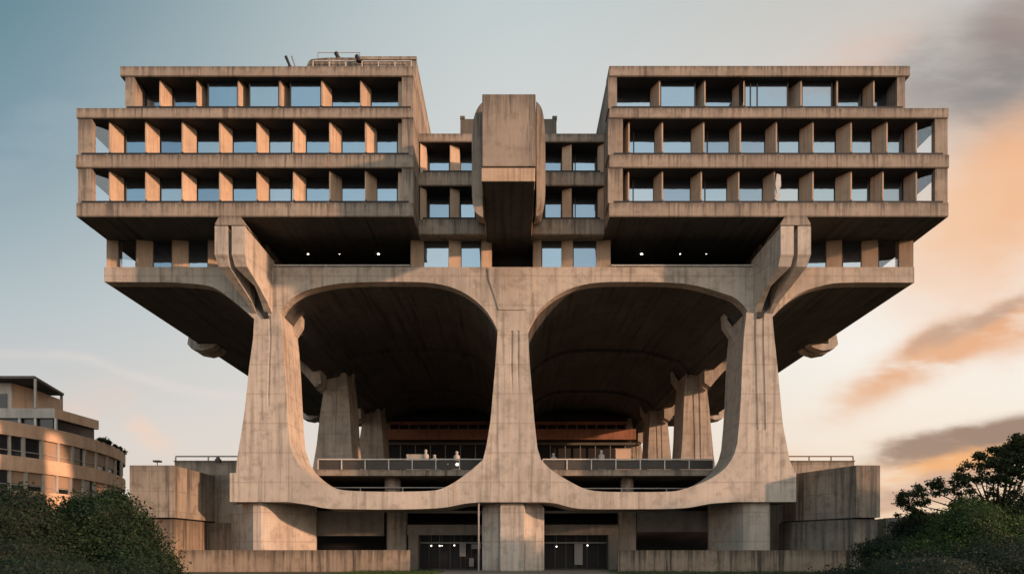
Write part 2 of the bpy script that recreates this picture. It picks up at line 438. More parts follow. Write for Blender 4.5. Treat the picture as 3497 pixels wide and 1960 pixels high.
# --- central connector
CY = 2.8
cz = lambda py: Z(py, CY)
for a, c in ((335, 357), (432, 467), (550, 590)):
    band('connector_band', IL+.002, IR-.002, CY, CY+1.7, cz(c), cz(a))
mb = MB(); mb.box(IL+.004, IR-.004, CY+1.7, 40, zr(545)+.02, cz(335)-.1); mesh_obj('connector_wall', mb, M['band'], B)
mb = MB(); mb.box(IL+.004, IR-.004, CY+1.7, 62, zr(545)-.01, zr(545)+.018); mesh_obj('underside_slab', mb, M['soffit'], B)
for tp_y in (432, 550):
    mb = MB(); mb.box(IL+.3, IR-.3, CY+.06, CY+.4, cz(tp_y)-.02, cz(tp_y)+.12); mesh_obj('sill_gutter', mb, M['black'], B)  # same drawn-in shadow line above the connector bands
def cfin(px0, px1, z0, z1, y0, y1, flip):
    mb = MB(); x0 = X(px0, y0); x1 = X(px1, y0)
    if flip: pl = [(x0, y0+.35), (x1, y0), (x1, y1), (x0, y1)]
    else: pl = [(x0, y0), (x1, y0+.35), (x1, y1), (x0, y1)]
    mb.xy(pl, z0, z1); mesh_obj('fin', mb, M['fin'], B)
for (t, b_) in ((357, 432), (467, 550)):
    t, b_ = cz(t), cz(b_)
    cfin(1057, 1071, b_, t, CY+.15, CY+1.2, False); cfin(1506, 1522, b_, t, CY+.15, CY+1.2, True)
    cfin(1132, 1155, b_, t, CY+.3, CY+1.2, False); cfin(1415, 1438, b_, t, CY+.3, CY+1.2, True)
    g = CY+1.5
    mb = MB(); mb.box(IL+.05, IR-.05, CY+.12, CY+1.69, t-.03, t-.003); mesh_obj('window_head_lining', mb, M['black'], B)  # black sheet for the shade under the connector window heads
    window(X(1073, g), X(1132, g)-.02, g, b_, t, [X(1080, g)]); window(X(1156, g), X(1196, g), g, b_, t)
    window(X(1370, g), X(1415, g)-.02, g, b_, t); window(X(1440, g), X(1506, g), g, b_, t, [X(1447, g)])

# --- central projecting stair box with cheeks
S = []
by = -5.0
mb = MB(); mb.box(X(1213, by), X(1347.5, by), by, 2.78, Z(419, by), Z(237, by)); mesh_obj('stair_box', mb, M['band'], B, bevel=.05)
mb = MB(); mb.box(X(1211, by), X(1346, by), by-.02, 2.79, Z(457, by), Z(423, by)); mesh_obj('stair_box_base', mb, M['fin'], B, bevel=.04)
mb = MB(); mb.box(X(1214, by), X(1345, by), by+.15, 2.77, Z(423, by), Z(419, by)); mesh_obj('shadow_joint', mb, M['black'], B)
def cheek(pts, y0, y1, xin):
    fr_ = [(X(a, y0), Z(b, y0)) for a, b in pts[:1]] + [(X(a, y0), Z(b, y0)) for a, b in catmull(pts, 4)[1:]]
    zlo = Z(565, y1)
    mb = MB(); mb.prism([(a, y0, b) for a, b in fr_], [(a, y1, max(b, zlo + (b-fr_[-1][1])*.3)) for a, b in fr_])
    mesh_obj('cheek_wall', mb, M['band'], B)
ch = -3.2
x0 = X(1212, by)
lp = [(1214, 257), (1203, 270), (1193, 293), (1188, 330), (1187, 380), (1187, 460), (1188, 500), (1193, 528), (1204, 541), (1214, 546)]
cheek(lp, ch, 2.75, 0)
rp = [(1349, 255), (1360, 268), (1367, 290), (1371, 330), (1372, 380), (1372, 460), (1371, 500), (1367, 528), (1358, 540), (1349, 545)]
cheek(rp, ch, 2.75, 0)
rp2 = [(1349, 262), (1355, 275), (1359, 300), (1360, 340), (1360, 400), (1360, 470), (1358, 505), (1350, 520)]
cheek(rp2, -4.0, ch-.002, 0)
mb = MB(); mb.box(X(1213, by), X(1344, by), by+.05, 6.2, Z(457, by)-.012, Z(457, by)+.2); mesh_obj('stair_box_underside', mb, M['soffit'], B)  # dark sheet added to deepen the shade under the stair box
# plant box on the connector roof
mb = MB(); mb.box(X(1158, 4.2), X(1400, 4.2), 4.2, 20, cz(335)-.15, Z(300, 4.2))
for q in (1160, 1166, 1392, 1398): mb.box(X(q, 4.2)-.08, X(q, 4.2)+.10, 4.15, 4.5, Z(300, 4.2), Z(293, 4.2))
tag(mesh_obj('roof_plant_box', mb, M['darkconc']), 'dark plant box on the connector roof behind the projecting stair box', 'plant box')

# --- lower floor (under the blocks)
LZt = Z(672, Y1); CEIL = zr(545)
s = Y1
LXL, LXR = X(262, Y1), X(2300, Y1)
LGY = 4.05
def lpier(px0, px1, side=0, y1=LGY+.2):
    mb = MB(); a, c = X(px0, Y1+.1), X(px1, Y1+.1); w = min(.3, (c-a)*.4)
    pl = [(a, Y1+.1+(.25 if side > 0 else 0)), (c, Y1+.1+(.25 if side < 0 else 0)), (c, y1), (a, y1)]
    mb.xy(pl, LZt-.1, CEIL); mesh_obj('pier', mb, M['fin'], B)
for a, c in ((268, 298), (343, 380), (433, 470), (523, 548)): lpier(a, c, -1)
for a, c in ((2083, 2118), (2172, 2209), (2262, 2298)): lpier(a, c, 1)
for a, c in ((1033, 1065), (1129, 1159), (1211, 1237)): lpier(a, c, -1)
for a, c in ((1341, 1362), (1413, 1441), (1501, 1536)): lpier(a, c, 1)
for a, c in ((380, 433), (470, 523), (548, 660), (1937, 2083), (2118, 2172), (1065, 1129), (1159, 1211), (1362, 1413), (1441, 1501)):
    window(X(a, LGY), X(c, LGY)+.05, LGY, LZt, CEIL-.004)
window(X(298, Y1+.2), X(343, LGY)+.03, Y1+.25, LZt, CEIL-.004, mat='clear', y_r=LGY)
window(X(2209, LGY)-.03, X(2262, Y1+.2), LGY, LZt, CEIL-.004, mat='clear', y_r=Y1+.25)
for a, c, d, e in ((LXL+2.4, X(680, 5.2), 4.5, 9), (X(1903, 5.2), LXR-2.4, 4.5, 9), (LXL+.2, X(680, 5.2), 9, 61), (X(1903, 5.2), LXR-.2, 9, 61)):
    mb = MB(); mb.box(a, c, d, e, LZt, CEIL-.006); mesh_obj('lower_floor_wall', mb, M['band'], B)
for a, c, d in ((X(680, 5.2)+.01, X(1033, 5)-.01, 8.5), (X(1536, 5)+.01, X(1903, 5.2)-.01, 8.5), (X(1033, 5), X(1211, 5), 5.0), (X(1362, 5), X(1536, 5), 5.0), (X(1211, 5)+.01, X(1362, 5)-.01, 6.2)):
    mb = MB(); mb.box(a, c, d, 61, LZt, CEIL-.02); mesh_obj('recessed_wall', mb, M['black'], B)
# pale coping line along the two open terraces
for a, c in ((688, 1031), (1538, 1896)):
    mb = MB(); mb.box(X(a, Y1), X(c, Y1), Y1+.02, Y1+.22, LZt+.1, LZt+.2)
    for q in range(int(a)+10, int(c), 60): mb.box(X(q, Y1)-.03, X(q, Y1)+.03, Y1+.05, Y1+.12, LZt-.002, LZt+.1)
    mesh_obj('terrace_rail', mb, M['white'], B)
# ceiling lamps on the terraces
for px, py, r in ((775, 637, .11), (854, 637, .09), (952, 637, .13), (900, 634, .04), (998, 633, .04), (1614, 637, .13), (1711, 637, .10), (1777, 637, .09), (1568, 635, .045)):
    yy = 6.3
    mb = MB(); c = (X(px, yy), yy, Z(py, yy)); mb.ball(c, r, sz=.9)
    lm = mesh_obj('ceiling_lamp', mb, M['lamp'] if r > .06 else M['lamp2'], B, smooth=True)
    mb = MB(); mb.tube((c[0], yy, c[2]+r*.7), (c[0], yy, CEIL), .03); mesh_obj('lamp_stem', mb, M['metal'], lm)

# --- lower slab: front spandrel and vaults
top = [(LXL, LZt)]
q = lambda l: [(X(a, Y1), Z(b, Y1)) for a, b in l]
arcL = catmull([(262, 709), (400, 710), (445, 711), (512, 717), (545, 727), (578, 750), (611, 777), (640, 803)], 4)
nL = catmull([(704, 788), (722, 762), (744, 744), (780, 728), (843, 714.6), (910, 710), (1000, 709), (1075, 711), (1130, 721), (1175, 741), (1215, 773), (1238, 804), (1252, 832)], 5)
nR = catmull([(1328, 832), (1341, 804), (1363, 773), (1403, 742), (1450, 721), (1505, 711), (1580, 709), (1687, 711), (1753, 719), (1819, 738), (1850, 750), (1876, 775), (1882, 790)], 5)
arcR = catmull([(1945, 796), (1969, 771), (2002, 744), (2035, 728), (2085, 715), (2118, 711.5), (2200, 710.5), (2300, 711)], 4)
outline = q([(262, 672)] + arcL + [(640, 803)] + nL + nR + arcR + [(2300, 672)])
clean = []
for p in outline:
    if not clean or (abs(p[0]-clean[-1][0]) + abs(p[1]-clean[-1][1])) > .01: clean.append(p)
outline = clean
mb = MB(); mb.xz(outline, Y1, Y1+1.0); mesh_obj('front_spandrel', mb, M['conc'], B)
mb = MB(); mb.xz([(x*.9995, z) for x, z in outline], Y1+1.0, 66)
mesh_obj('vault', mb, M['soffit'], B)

# --- columns
colL = dict(l=[(785, 640), (850, 637), (921, 627), (1029, 616), (1102, 605), (1156, 596)],
            r=[(785, 704), (850, 711), (921, 716), (1000, 720), (1060, 723), (1113, 728), (1145, 738), (1156, 743)])
colM = dict(l=[(775, 1254), (830, 1252), (921, 1246), (1058, 1234), (1120, 1224), (1156, 1215)],
            r=[(775, 1325), (830, 1328), (921, 1333), (1066, 1345), (1127, 1352), (1156, 1361)])
colR = dict(l=[(785, 1878), (850, 1871), (921, 1867), (1000, 1864), (1060, 1860), (1113, 1855), (1140, 1848), (1156, 1840)],
            r=[(785, 1942), (850, 1948), (942, 1958), (1066, 1969), (1145, 1984), (1156, 1986)])
def column(tab, grooves, ytop=785, gend=1080, name='column', dy=0.0, parent=B):
    rings = []
    ys = sorted(set([ytop, 850, 921, 1000, 1029, 1060, 1080, 1081, 1102, 1113, 1127, 1140, 1145, 1150, 1156, 800]))
    y0, y1 = Y1-.006, Y1+4.2
    for py in ys:
        if py < ytop: continue
        xl, xr = X(interp(tab['l'], py), Y1), X(interp(tab['r'], py), Y1); z = Z(py, Y1)
        ring = [(xl, y0, z)]
        for gpx in grooves:
            gx = X(gpx + (interp(tab['l'], py)+interp(tab['r'], py))/2, Y1)
            d = .07 if py <= gend else .0005
            ring += [(gx-.10, y0, z), (gx-.07, y0+d, z), (gx+.07, y0+d, z), (gx+.10, y0, z)]
        ring += [(xr, y0, z), (xr, y1, z), (xl, y1, z)]
        rings.append([(a, b+dy, c) for a, b, c in ring])
    mb = MB(); mb.loft(rings)
    return mesh_obj(name, mb, M['conc'], parent)
cL = column(colL, [6], gend=1000); cM = column(colM, [-2, 14], ytop=775, gend=921); cR = column(colR, [-11, 9], gend=1080)
# capital of the middle column, a shallow proud panel
mb = MB(); mb.xz([(X(a, 3.4), Z(b, 3.4)) for a, b in ((1227, 674), (1350, 674), (1349, 700), (1338, 740), (1325, 778), (1254, 778), (1243, 740), (1229, 700))], 3.53, Y1+.3)
mesh_obj('capital', mb, M['conc'], B)
# base beam
cv = lambda l: catmull(l, 4)
tp = [(578, 1262), (578, 1189), (594, 1189), (596, 1156)] + cv([(743, 1156), (762, 1181), (799, 1210), (847, 1229), (905, 1235), (1000, 1236), (1075, 1234.5), (1110, 1229), (1147, 1210), (1185, 1182), (1215, 1156)]) \
   + cv([(1361, 1156), (1389, 1183), (1436, 1212), (1475, 1230), (1520, 1236), (1600, 1237), (1680, 1236), (1715, 1231), (1777, 1209), (1820, 1181), (1840, 1156)]) + [(1986, 1156), (2000, 1189), (2003, 1192), (2003, 1262)]
bt = cv([(1850, 1262), (1790, 1266), (1740, 1275), (1690, 1279), (1600, 1280), (1490, 1280), (1443, 1277), (1400, 1266), (1370, 1262.5)]) + cv([(1210, 1262.5), (1170, 1266), (1125, 1275), (1075, 1279), (980, 1281), (880, 1280), (820, 1278), (775, 1269), (725, 1262)])
mb = MB(); mb.xz(q(tp + bt), Y1-.004, Y1+4.2); mesh_obj('base_beam', mb, M['conc'], B)

# columns of the rows behind: copies standing on the deck
def dup(o, dy, dx=0):
    c = o.copy(); COL.objects.link(c); c.parent = o.parent; c.location = o.location.copy(); c.location.y += dy; c.location.x += dx; return c
ROW = 18.4
for k in (1, 2, 3):
    c = dup(cL, ROW*k, .55); c.scale.x = 1.12
    dup(cR, ROW*k)
    dup(cM, ROW*k)
# cross ribs under the vault at the rear rows
rib = [p for p in outline]
low = [(x, min(z, LZt-.9)) for x, z in outline]
def ribmesh(y):
    pts = []
    inner = [p for p in outline[1:-1]]
    a = [(x, z) for x, z in inner if X(640, Y1) <= x <= X(1944, Y1)]
    up = [(x, z+.15) for x, z in reversed(a)]
    dn = [(x*.995, z-.55) for x, z in a]
    mb = MB()
    for i in range(len(a)-1):
        p, r = a[i], a[i+1]
        mb.prism([(p[0], y, p[1]-.3), (r[0], y, r[1]-.3), (r[0], y, r[1]+.1), (p[0], y, p[1]+.1)],
                 [(p[0], y+1.6, p[1]-.3), (r[0], y+1.6, r[1]-.3), (r[0], y+1.6, r[1]+.1), (p[0], y+1.6, p[1]+.1)])
    return mesh_obj('cross_rib', mb, M['soffit'], B)
for k in (1, 2, 3): ribmesh(Y1+ROW*k-.4)
# rear fork brackets on columns, each row
def mir(x): return .06-x
def fork(side, y):
    pts = [(X(727, 7.2), Z(838, 7.2)), (X(745, 7.2), Z(845, 7.2)), (X(764, 7.2), Z(816, 7.2)), (X(768, 7.2), Z(765, 7.2)-.0), (X(768, 7.2), Z(740, 7.2)), (X(757, 7.2), Z(740, 7.2)), (X(757, 7.2), Z(800, 7.2)), (X(738, 7.2), Z(826, 7.2))]
    pts = [(x-.15, z-.25) for x, z in pts]
    if side > 0: pts = [(mir(x), z) for x, z in pts]
    mb = MB(); mb.xz(pts, 6.9+y, 7.76+y); return mesh_obj('rear_bracket', mb, M['conc'], B)
for k in range(3):
    fork(-1, ROW*k); fork(1, ROW*k)

for a, c in ((575, 640), (1930, 2012)):
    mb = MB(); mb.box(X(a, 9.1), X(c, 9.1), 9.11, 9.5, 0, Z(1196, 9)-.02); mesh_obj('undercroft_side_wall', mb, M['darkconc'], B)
# --- front arms: two concrete slabs with a slot between them
def arm_slab(left, right, side):
    prof = [(0, Z(569, 0)), (0, Z(640, 0)), (.35, Z(671, .35))]
    c = catmull([(.35, Z(671, .35)), (1.0, Z(695, 1.0)), (1.7, Z(720, 1.7)), (2.3, Z(741, 2.3)), (2.9, Z(762, 2.9)), (3.4, Z(782, 3.4)), (Y1+.3, Z(797, Y1))], 3)[1:]
    topz = lambda y: Z(569, 0) - .95*max(0, y)/3.9
    prof = prof + c
    n = len(prof)-1
    prof = prof + [(y, topz(y)) for y in (Y1+.3, 2.9, 1.7, .8, .35)]
    A, C_ = [], []
    for y, z in prof:
        a, b = interp(left, y), interp(right, y)
        if side > 0: a, b = mir(a), mir(b)
        A.append((a, y, z)); C_.append((b, y, z))
    mb = MB(); mb.prism(A, C_); return mesh_obj('arm', mb, M['conc'], B)
TT = lambda l: [(y, X(px, y)) for y, px in l]
for sd in (-1, 1):
    arm_slab(TT([(0, 540), (.35, 550), (1.7, 588), (2.9, 622), (3.9, 642)]), TT([(0, 573), (.35, 577), (1.7, 608), (2.9, 635), (3.9, 650)]), sd)
    arm_slab(TT([(0, 583), (.35, 591), (1.7, 641), (2.9, 657), (3.9, 670)]), TT([(0, 616), (.35, 622), (1.7, 651), (2.9, 673), (3.9, 690)]), sd)
    # black panel standing in for the shade in the slot between the slabs
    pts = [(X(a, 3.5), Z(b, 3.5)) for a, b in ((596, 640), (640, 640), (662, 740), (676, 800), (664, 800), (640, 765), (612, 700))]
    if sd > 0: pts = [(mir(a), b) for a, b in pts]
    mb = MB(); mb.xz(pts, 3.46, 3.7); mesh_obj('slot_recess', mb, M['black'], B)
    # corbel under the block band
    x = [X(v, 0) for v in (552, 604, 616, 616, 541, 541)]
    z = [zr(543), zr(543), zr(562), zr(566.5), zr(566.5), zr(562)]
    pts = list(zip(x, z)); pts = [(mir(a), b) for a, b in pts] if sd > 0 else pts
    mb = MB(); mb.xz(pts, .003, 3.2); mesh_obj('corbel', mb, M['band'], B)
# side arms on the rows behind (their heads poke out under the slab edge)
def side_arm(side, y):
    zb = Z(710, Y1)
    for dy0, dy1 in ((0, 1.2), (1.55, 2.8)):
        pts = [(-32.7, zb+1.2), (-32.9, zb-.1), (-32.5, zb-.55), (-31.4, zb-.75), (-30.4, zb-.45), (-30.0, zb-.05), (-31.93, zb-.05), (-31.95, zb+1.2)]
        if side > 0: pts = [(mir(a), b) for a, b in pts]
        mb = MB(); mb.xz(pts, y+dy0, y+dy1); mesh_obj('side_arm_head', mb, M['conc'], B)
        pts = catmull([(-25.4, zb-.2), (-23.6, zb-1.2), (-21.6, zb-2.6), (-20.0, zb-4.4)], 4) + [(-19.4, zb-4), (-19.4, zb-2.2), (-22, zb-1.0)]
        if side > 0: pts = [(mir(a), b) for a, b in pts]
        mb = MB(); mb.xz(pts, y+dy0, y+dy1); mesh_obj('side_arm', mb, M['conc'], B)
for k in (1, 2, 3):
    side_arm(-1, Y1+ROW*k-2.6); side_arm(1, Y1+ROW*k-2.6)

# --- deck between the columns
DY = 9.0; DZt = Z(1181, DY); DZb = Z(1196, DY)
mb = MB(); mb.box(X(442, DY), X(2146, DY), DY, 66, DZb, DZt); mesh_obj('deck_slab', mb, M['wall'], B)
for a, c in ((442, 600), (1984, 2146)):
    mb = MB(); mb.box(X(a, DY), X(c, DY), DY-.2, DY+.1, DZb, Z(1161, DY)); mb.box(X(a, DY)-.06, X(c, DY)+.06, DY-.28, DY+.14, Z(1161, DY), Z(1159, DY))
    mesh_obj('parapet', mb, M['wall'], B)
# deck railing: thing of its own
def railing(name, label, px0, px1, zr0, zr1, panel=True, mat='metal', step=1.9, y=DY, thick=.05, base=None):
    t = thing(name, label, 'railing', ((X(px0, y)+X(px1, y))/2, y, zr0), 'railings of the raised deck')
    x0, x1 = X(px0, y), X(px1, y)
    mb = MB(); mb.box(x0, x1, y-.06, y+.06, zr1-thick, zr1+thick); mesh_obj('handrail', mb, M[mat], t)
    n = max(2, int((x1-x0)/step)); 
    for i in range(n+1):
        xx = x0 + (x1-x0)*i/n
        mb = MB(); mb.box(xx-.045, xx+.045, y-.04, y+.04, zr0, zr1-thick); mesh_obj('post', mb, M[mat], t)
    if panel:
        mb = MB(); mb.box(x0+.05, x1-.05, y+.045, y+.08, zr0+.04, zr1-thick-.02); mesh_obj('infill_panel', mb, M['panelgrey'], t)
    return t
M['panelgrey'] = plain('smoked_panel', (.045, .040, .036), .7, var=.5, scale=1.2)
railing('deck_railing', 'long panelled balustrade along the deck left of the middle column', 800, 1215, DZt, Z(1155, DY), True, 'white')
railing('deck_railing', 'long panelled balustrade along the deck right of the middle column', 1365, 1795, DZt, Z(1155, DY), True, 'white')
railing('side_railing', 'thin grey handrail above the left parapet beside the left column', 442, 606, Z(1159, DY), Z(1148, DY), False, 'metal', 2.4, DY-.1, .06)
railing('side_railing', 'thin brown handrail above the right parapet beside the right column', 1980, 2146, Z(1159, DY), Z(1148, DY), False, 'rust', 1.6, DY-.1, .05)
railing('lower_railing', 'thin rail behind the left sag of the base beam', 800, 1120, Z(1240, 10), Z(1226, 10), False, 'metal', 3.2, 10, .04)
railing('lower_railing', 'thin rail behind the right sag of the base beam', 1450, 1790, Z(1240, 10), Z(1228, 10), False, 'metal', 3.2, 10, .04)
# lower terrace and supporting columns
mb = MB(); mb.box(-24, 24, 9.8, 40, Z(1244, 10)-.5, Z(1240, 10)); mesh_obj('lower_terrace_slab', mb, M['darkconc'], B)
def octa(cx, cy, r, z0, z1, r2=None):
    mb = MB(); mk = lambda z, rr: [(cx+rr*math.cos(math.pi/8+i*math.pi/4), cy+rr*math.sin(math.pi/8+i*math.pi/4), z) for i in range(8)]
    mb.loft([mk(z0, r), mk(z1-.25, r), mk(z1, r*.82)]); return mb
for px0, px1 in ((971, 1012), (1557, 1591)):
    cx = (X(px0, 11.5)+X(px1, 11.5))/2; r = (X(px1, 11.5)-X(px0, 11.5))/2
    mesh_obj('deck_column', octa(cx, 11.5-.6, r, Z(1240, 10), DZb-.02), M['wall'], B)
for px0, px1 in ((973, 1022), (1557, 1600)):
    cx = (X(px0, 9.4)+X(px1, 9.4))/2
    mb = MB(); mb.box(X(px0, 9), X(px1, 9), 9.0, 9.7, 0, Z(1244, 10)-.5); mb.box(cx-.03, cx+.03, 8.9, 9.0, 0, Z(1244, 10)-.5)
    mesh_obj('undercroft_pier', mb, M['wall'], B)
# central pedestal
cy = 4.6
mb = MB()
zt = Z(1263, Y1)+.02
pl = [(X(1213, 5.4), 5.6), (X(1252, 4.9), 4.9), (X(1259, 4.2), 4.1), (X(1318, 4.2), 4.1), (X(1322, 4.9), 4.9), (X(1369, 5.4), 5.5), (X(1369, 5.4), 7.6), (X(1213, 5.4), 7.6)]
mk = lambda z, f: [(x if f == 1 else (X(1286, 5)+(x-X(1286, 5))*f), y + (0 if y > 7 else (1-f)*1.2), z) for x, y in pl]
mb.loft([mk(0, 1), mk(zt-.35, 1), mk(zt, .9)])
mesh_obj('pedestal', mb, M['conc'], B)
# side pedestals
for sd, fx0, fx1 in ((-1, 637, 657), (1, 1884, 1936)):
    zt = Z(1262, Y1)+.02
    a, c = X(fx0, 4.2), X(fx1, 4.2)
    if sd < 0: pl = [(a, 4.2), (c, 4.2), (c+.35, 4.5), (X(797, 9), 8.6), (X(797, 9), 9.0), (X(570, 9), 9.0), (a-.25, 4.5)]
    else: pl = [(a, 4.2), (c, 4.2), (c+.2, 4.6), (c+.1, 9.0), (X(1780, 9), 9.0), (X(1780, 9), 8.6), (a-.35, 4.5)]
    mb = MB(); mb.xy(pl, 0, zt); mesh_obj('pedestal', mb, M['conc'], B)
# undercroft walls and entrance
for a, c, d in ((797, 966, 1347), (1602, 1790, 1337)):
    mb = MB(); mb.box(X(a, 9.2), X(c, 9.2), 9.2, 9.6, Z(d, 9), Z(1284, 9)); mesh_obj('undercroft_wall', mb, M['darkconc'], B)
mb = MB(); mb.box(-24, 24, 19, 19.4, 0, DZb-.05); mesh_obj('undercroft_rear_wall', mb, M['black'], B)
for a, c in ((1024, 1214), (1368, 1556)):
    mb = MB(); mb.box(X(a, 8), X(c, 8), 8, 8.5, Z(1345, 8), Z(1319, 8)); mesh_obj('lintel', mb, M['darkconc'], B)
for a, c in ((1024, 1214), (1368, 1556)):
    mb = MB(); mb.box(X(a, 8.6), X(c, 8.6), 8.6, 8.8, Z(1290, 8.6), Z(1284, 8.6)); mesh_obj('upper_rail', mb, M['metal'], B)
for a, c in ((1027, 1052), (1531, 1557)):
    mb = MB(); mb.box(X(a, 8), X(c, 8), 8.02, 9.3, 0, Z(1345, 8)); mesh_obj('entrance_pier', mb, M['darkconc'], B)
def entrance(px0, px1, lab, seed):
    t = thing('glazed_entrance', lab, 'entrance', ((X(px0, 12)+X(px1, 12))/2, 12, 0), 'glazed entrances under the building')
    x0, x1 = X(px0, 12), X(px1, 12); zt = Z(1345, 8)+.1
    mb = MB(); mb.box(x0, x1, 12, 12.06, 0, zt); mesh_obj('glazing', mb, M['black'], t)
    n = 6
    for i in range(n+1):
        xx = x0+(x1-x0)*i/n
        mb = MB(); mb.box(xx-.05, xx+.05, 11.9, 11.997, 0, zt); mesh_obj('mullion', mb, M['frame'], t)
    mb = MB(); mb.box(x0, x1, 11.86, 11.898, 2.25, 2.38); mesh_obj('transom', mb, M['metal'], t)
    return t
entrance(1052, 1214, 'dark glazed entrance left of the central pedestal with notices and lights', 1)
entrance(1369, 1531, 'dark glazed entrance right of the central pedestal', 2)
# round wall lights and notices in the entrances
for i, (px, py, lab) in enumerate(((1085, 1350+22, 'round lit lamp at the left end of the left entrance'), (1106, 1372, 'lit lamp second from the left in the left entrance'), (1143, 1371, 'lit lamp in the middle of the left entrance'), (1112, 1372, 'small lit lamp close beside the second lamp of the left entrance'), (1478, 1371, 'lit lamp in the right half of the right entrance'), (1400, 1374, 'small lit lamp near the central pedestal in the right entrance'))):
    t = thing('hanging_lamp', lab, 'lamp', (X(px, 11.3), 11.3, Z(py, 11.3)), 'lamps in the entrances')
    c = (X(px, 11.3), 11.3, Z(py, 11.3)); mb = MB(); mb.ball(c, .075 if i != 3 else .05); mesh_obj('globe', mb, M['lamp2'], t, smooth=True)
    mb = MB(); mb.tube((c[0], c[1], c[2]+.08), (c[0], c[1], 3.1), .015); mesh_obj('cord', mb, M['metal'], t)
for px0, px1, py0, py1, lab in ((1156, 1172, 1364, 1399, 'tall pale notice board in the left entrance'), (1186, 1210, 1368, 1380, 'wide grey notice panel at the right of the left entrance'), (1180, 1192, 1403, 1424, 'small low notice sheet in the left entrance'), (1445, 1466, 1367, 1420, 'grey display panel in the right entrance')):
    t = thing('notice_board', lab, 'notice board', (X(px0, 11.6), 11.6, 0), 'notice boards in the entrances')
    mb = MB(); mb.box(X(px0, 11.6), X(px1, 11.6), 11.6, 11.64, Z(py1, 11.6), Z(py0, 11.6)); mesh_obj('board', mb, M['metal'], t, bevel=.01)
    mb = MB(); mb.box(X(px0, 11.6)+.03, X(px0, 11.6)+.08, 11.65, 11.7, 0, Z(py0, 11.6)); mb.box(X(px1, 11.6)-.08, X(px1, 11.6)-.03, 11.65, 11.7, 0, Z(py0, 11.6)); mesh_obj('stand', mb, M['frame'], t)
# drain pipe in front of the left entrance
mb = MB(); mb.tube((X(1204, 3.9), 3.9, 0), (X(1204, 3.9), 3.9, Z(1262, Y1)), .07)
for z in (.9, 2.4, 4.4): mb.tube((X(1204, 3.9), 3.9, z), (X(1204, 3.9), 3.9, z+.08), .10)
mesh_obj('drain_pipe', mb, M['metal'], B)

# ------------------------------------------------------------------ rear hall seen through the arcade
RY = 50.0
RB = thing('rear_hall', 'low reddish glazed hall on the deck closing the far end of the arcade', 'hall', (0, RY, DZt))
rx0, rx1 = X(958, RY), X(1600, RY)
mb = MB(); mb.box(rx0, rx1, RY, RY+.8, Z(1105, RY), Z(1079, RY)); mesh_obj('fascia', mb, M['rear'], RB)
mb = MB(); mb.box(rx0+1, rx1-1, RY+.6, RY+.9, Z(1066, RY), Z(1058, RY)); mesh_obj('upper_fascia', mb, M['rear'], RB)
mb = MB(); mb.box(rx0+.5, rx1-.5, RY+1.2, 60, DZt, Z(1040, RY)); mesh_obj('core_wall', mb, M['black'], RB)
mb = MB(); mb.box(rx0, rx1, RY+.3, RY+.5, Z(1118, RY), Z(1112, RY)); mesh_obj('transom', mb, M['darkconc'], RB)
xx = rx0+1
while xx < rx1-.8:
    mb = MB(); mb.box(xx, xx+.18, RY+.7, RY+.85, Z(1079, RY)+.002, Z(1066, RY)-.002); mesh_obj('upper_mullion', mb, M['rear'], RB); xx += 1.45
xx = rx0+.5
while xx < rx1-.3:
    mb = MB(); mb.box(xx, xx+.12, RY+.6, RY+.72, DZt, Z(1118, RY)-.002); mesh_obj('mullion', mb, M['metal'], RB); xx += 2.2
for px in (968, 1578):
    mb = MB(); mb.xz([(X(px-4, RY), Z(1079, RY)+.005), (X(px+14, RY), Z(1079, RY)+.005), (X(px+11, RY), Z(1052, RY)), (X(px+1, RY), Z(1052, RY))], RY-.1, RY+.5); mesh_obj('nib', mb, M['wall'], RB)

# things on the deck
def statue(px, py_top, py_bot, Yv, lab, kind=0):
    z0, z1 = DZt, Z(py_top, Yv); x = X(px, Yv); h = z1-z0
    t = thing('stone_statue', lab, 'statue', (x, Yv, z0), 'pale figures standing on the deck')
    r = .26
    prof = [(0, r*1.5), (.30, r*1.4), (.301, r*.9), (.45, r*1.1), (.6, r*.85), (.72, r*1.15), (.80, r*.95), (.84, r*.38), (.88, r*.42), (.93, r*.58), (.97, r*.5), (1, r*.15)]
    mk = lambda f, rr: [(x+rr*math.cos(2*math.pi*i/10), Yv+rr*.8*math.sin(2*math.pi*i/10), z0+h*f) for i in range(10)]
    mb = MB(); mb.loft([mk(f, rr) for f, rr in prof[2:]]); mesh_obj('figure', mb, M['white'] if kind else M['palewall'], t, smooth=True)
    mb = MB(); mb.box(x-r*1.4, x+r*1.4, Yv-r*1.4, Yv+r*1.4, z0, z0+h*.3); mesh_obj('plinth', mb, M['palewall'], t)
statue(1071, 1130, 1160, 13, 'dull grey standing figure on the deck, leftmost of the figures')
statue(1093, 1143, 1160, 12, 'short white figure just behind the left balustrade', 1)
statue(1149, 1134, 1160, 12, 'white headed figure nearest the middle column on its left', 1)
statue(1392, 1139, 1160, 12, 'grey pointed figure just right of the middle column')
statue(1513, 1131, 1160, 13, 'white two-eared figure standing right of the middle column', 1)
mb = MB(); mb.box(X(1549, 16), X(1587, 16), 16, 16.5, DZt, Z(1130, 16)); mb.box(X(1549, 16)-.06, X(1587, 16)+.06, 15.94, 16.56, Z(1130, 16), Z(1130, 16)+.08)
tag(mesh_obj('ticket_kiosk', mb, M['orange']), 'square peach coloured kiosk box on the deck near the right rear columns', 'kiosk')
mb = MB(); mb.box(X(1022, 16), X(1062, 16), 16, 16.9, DZt, Z(1142, 16)); mb.box(X(1024, 16), X(1054, 16), 15.9, 15.99, Z(1158, 16), Z(1147, 16))
tag(mesh_obj('planter_box', mb, M['palewall']), 'grey box planter on the deck left of the figures', 'planter')
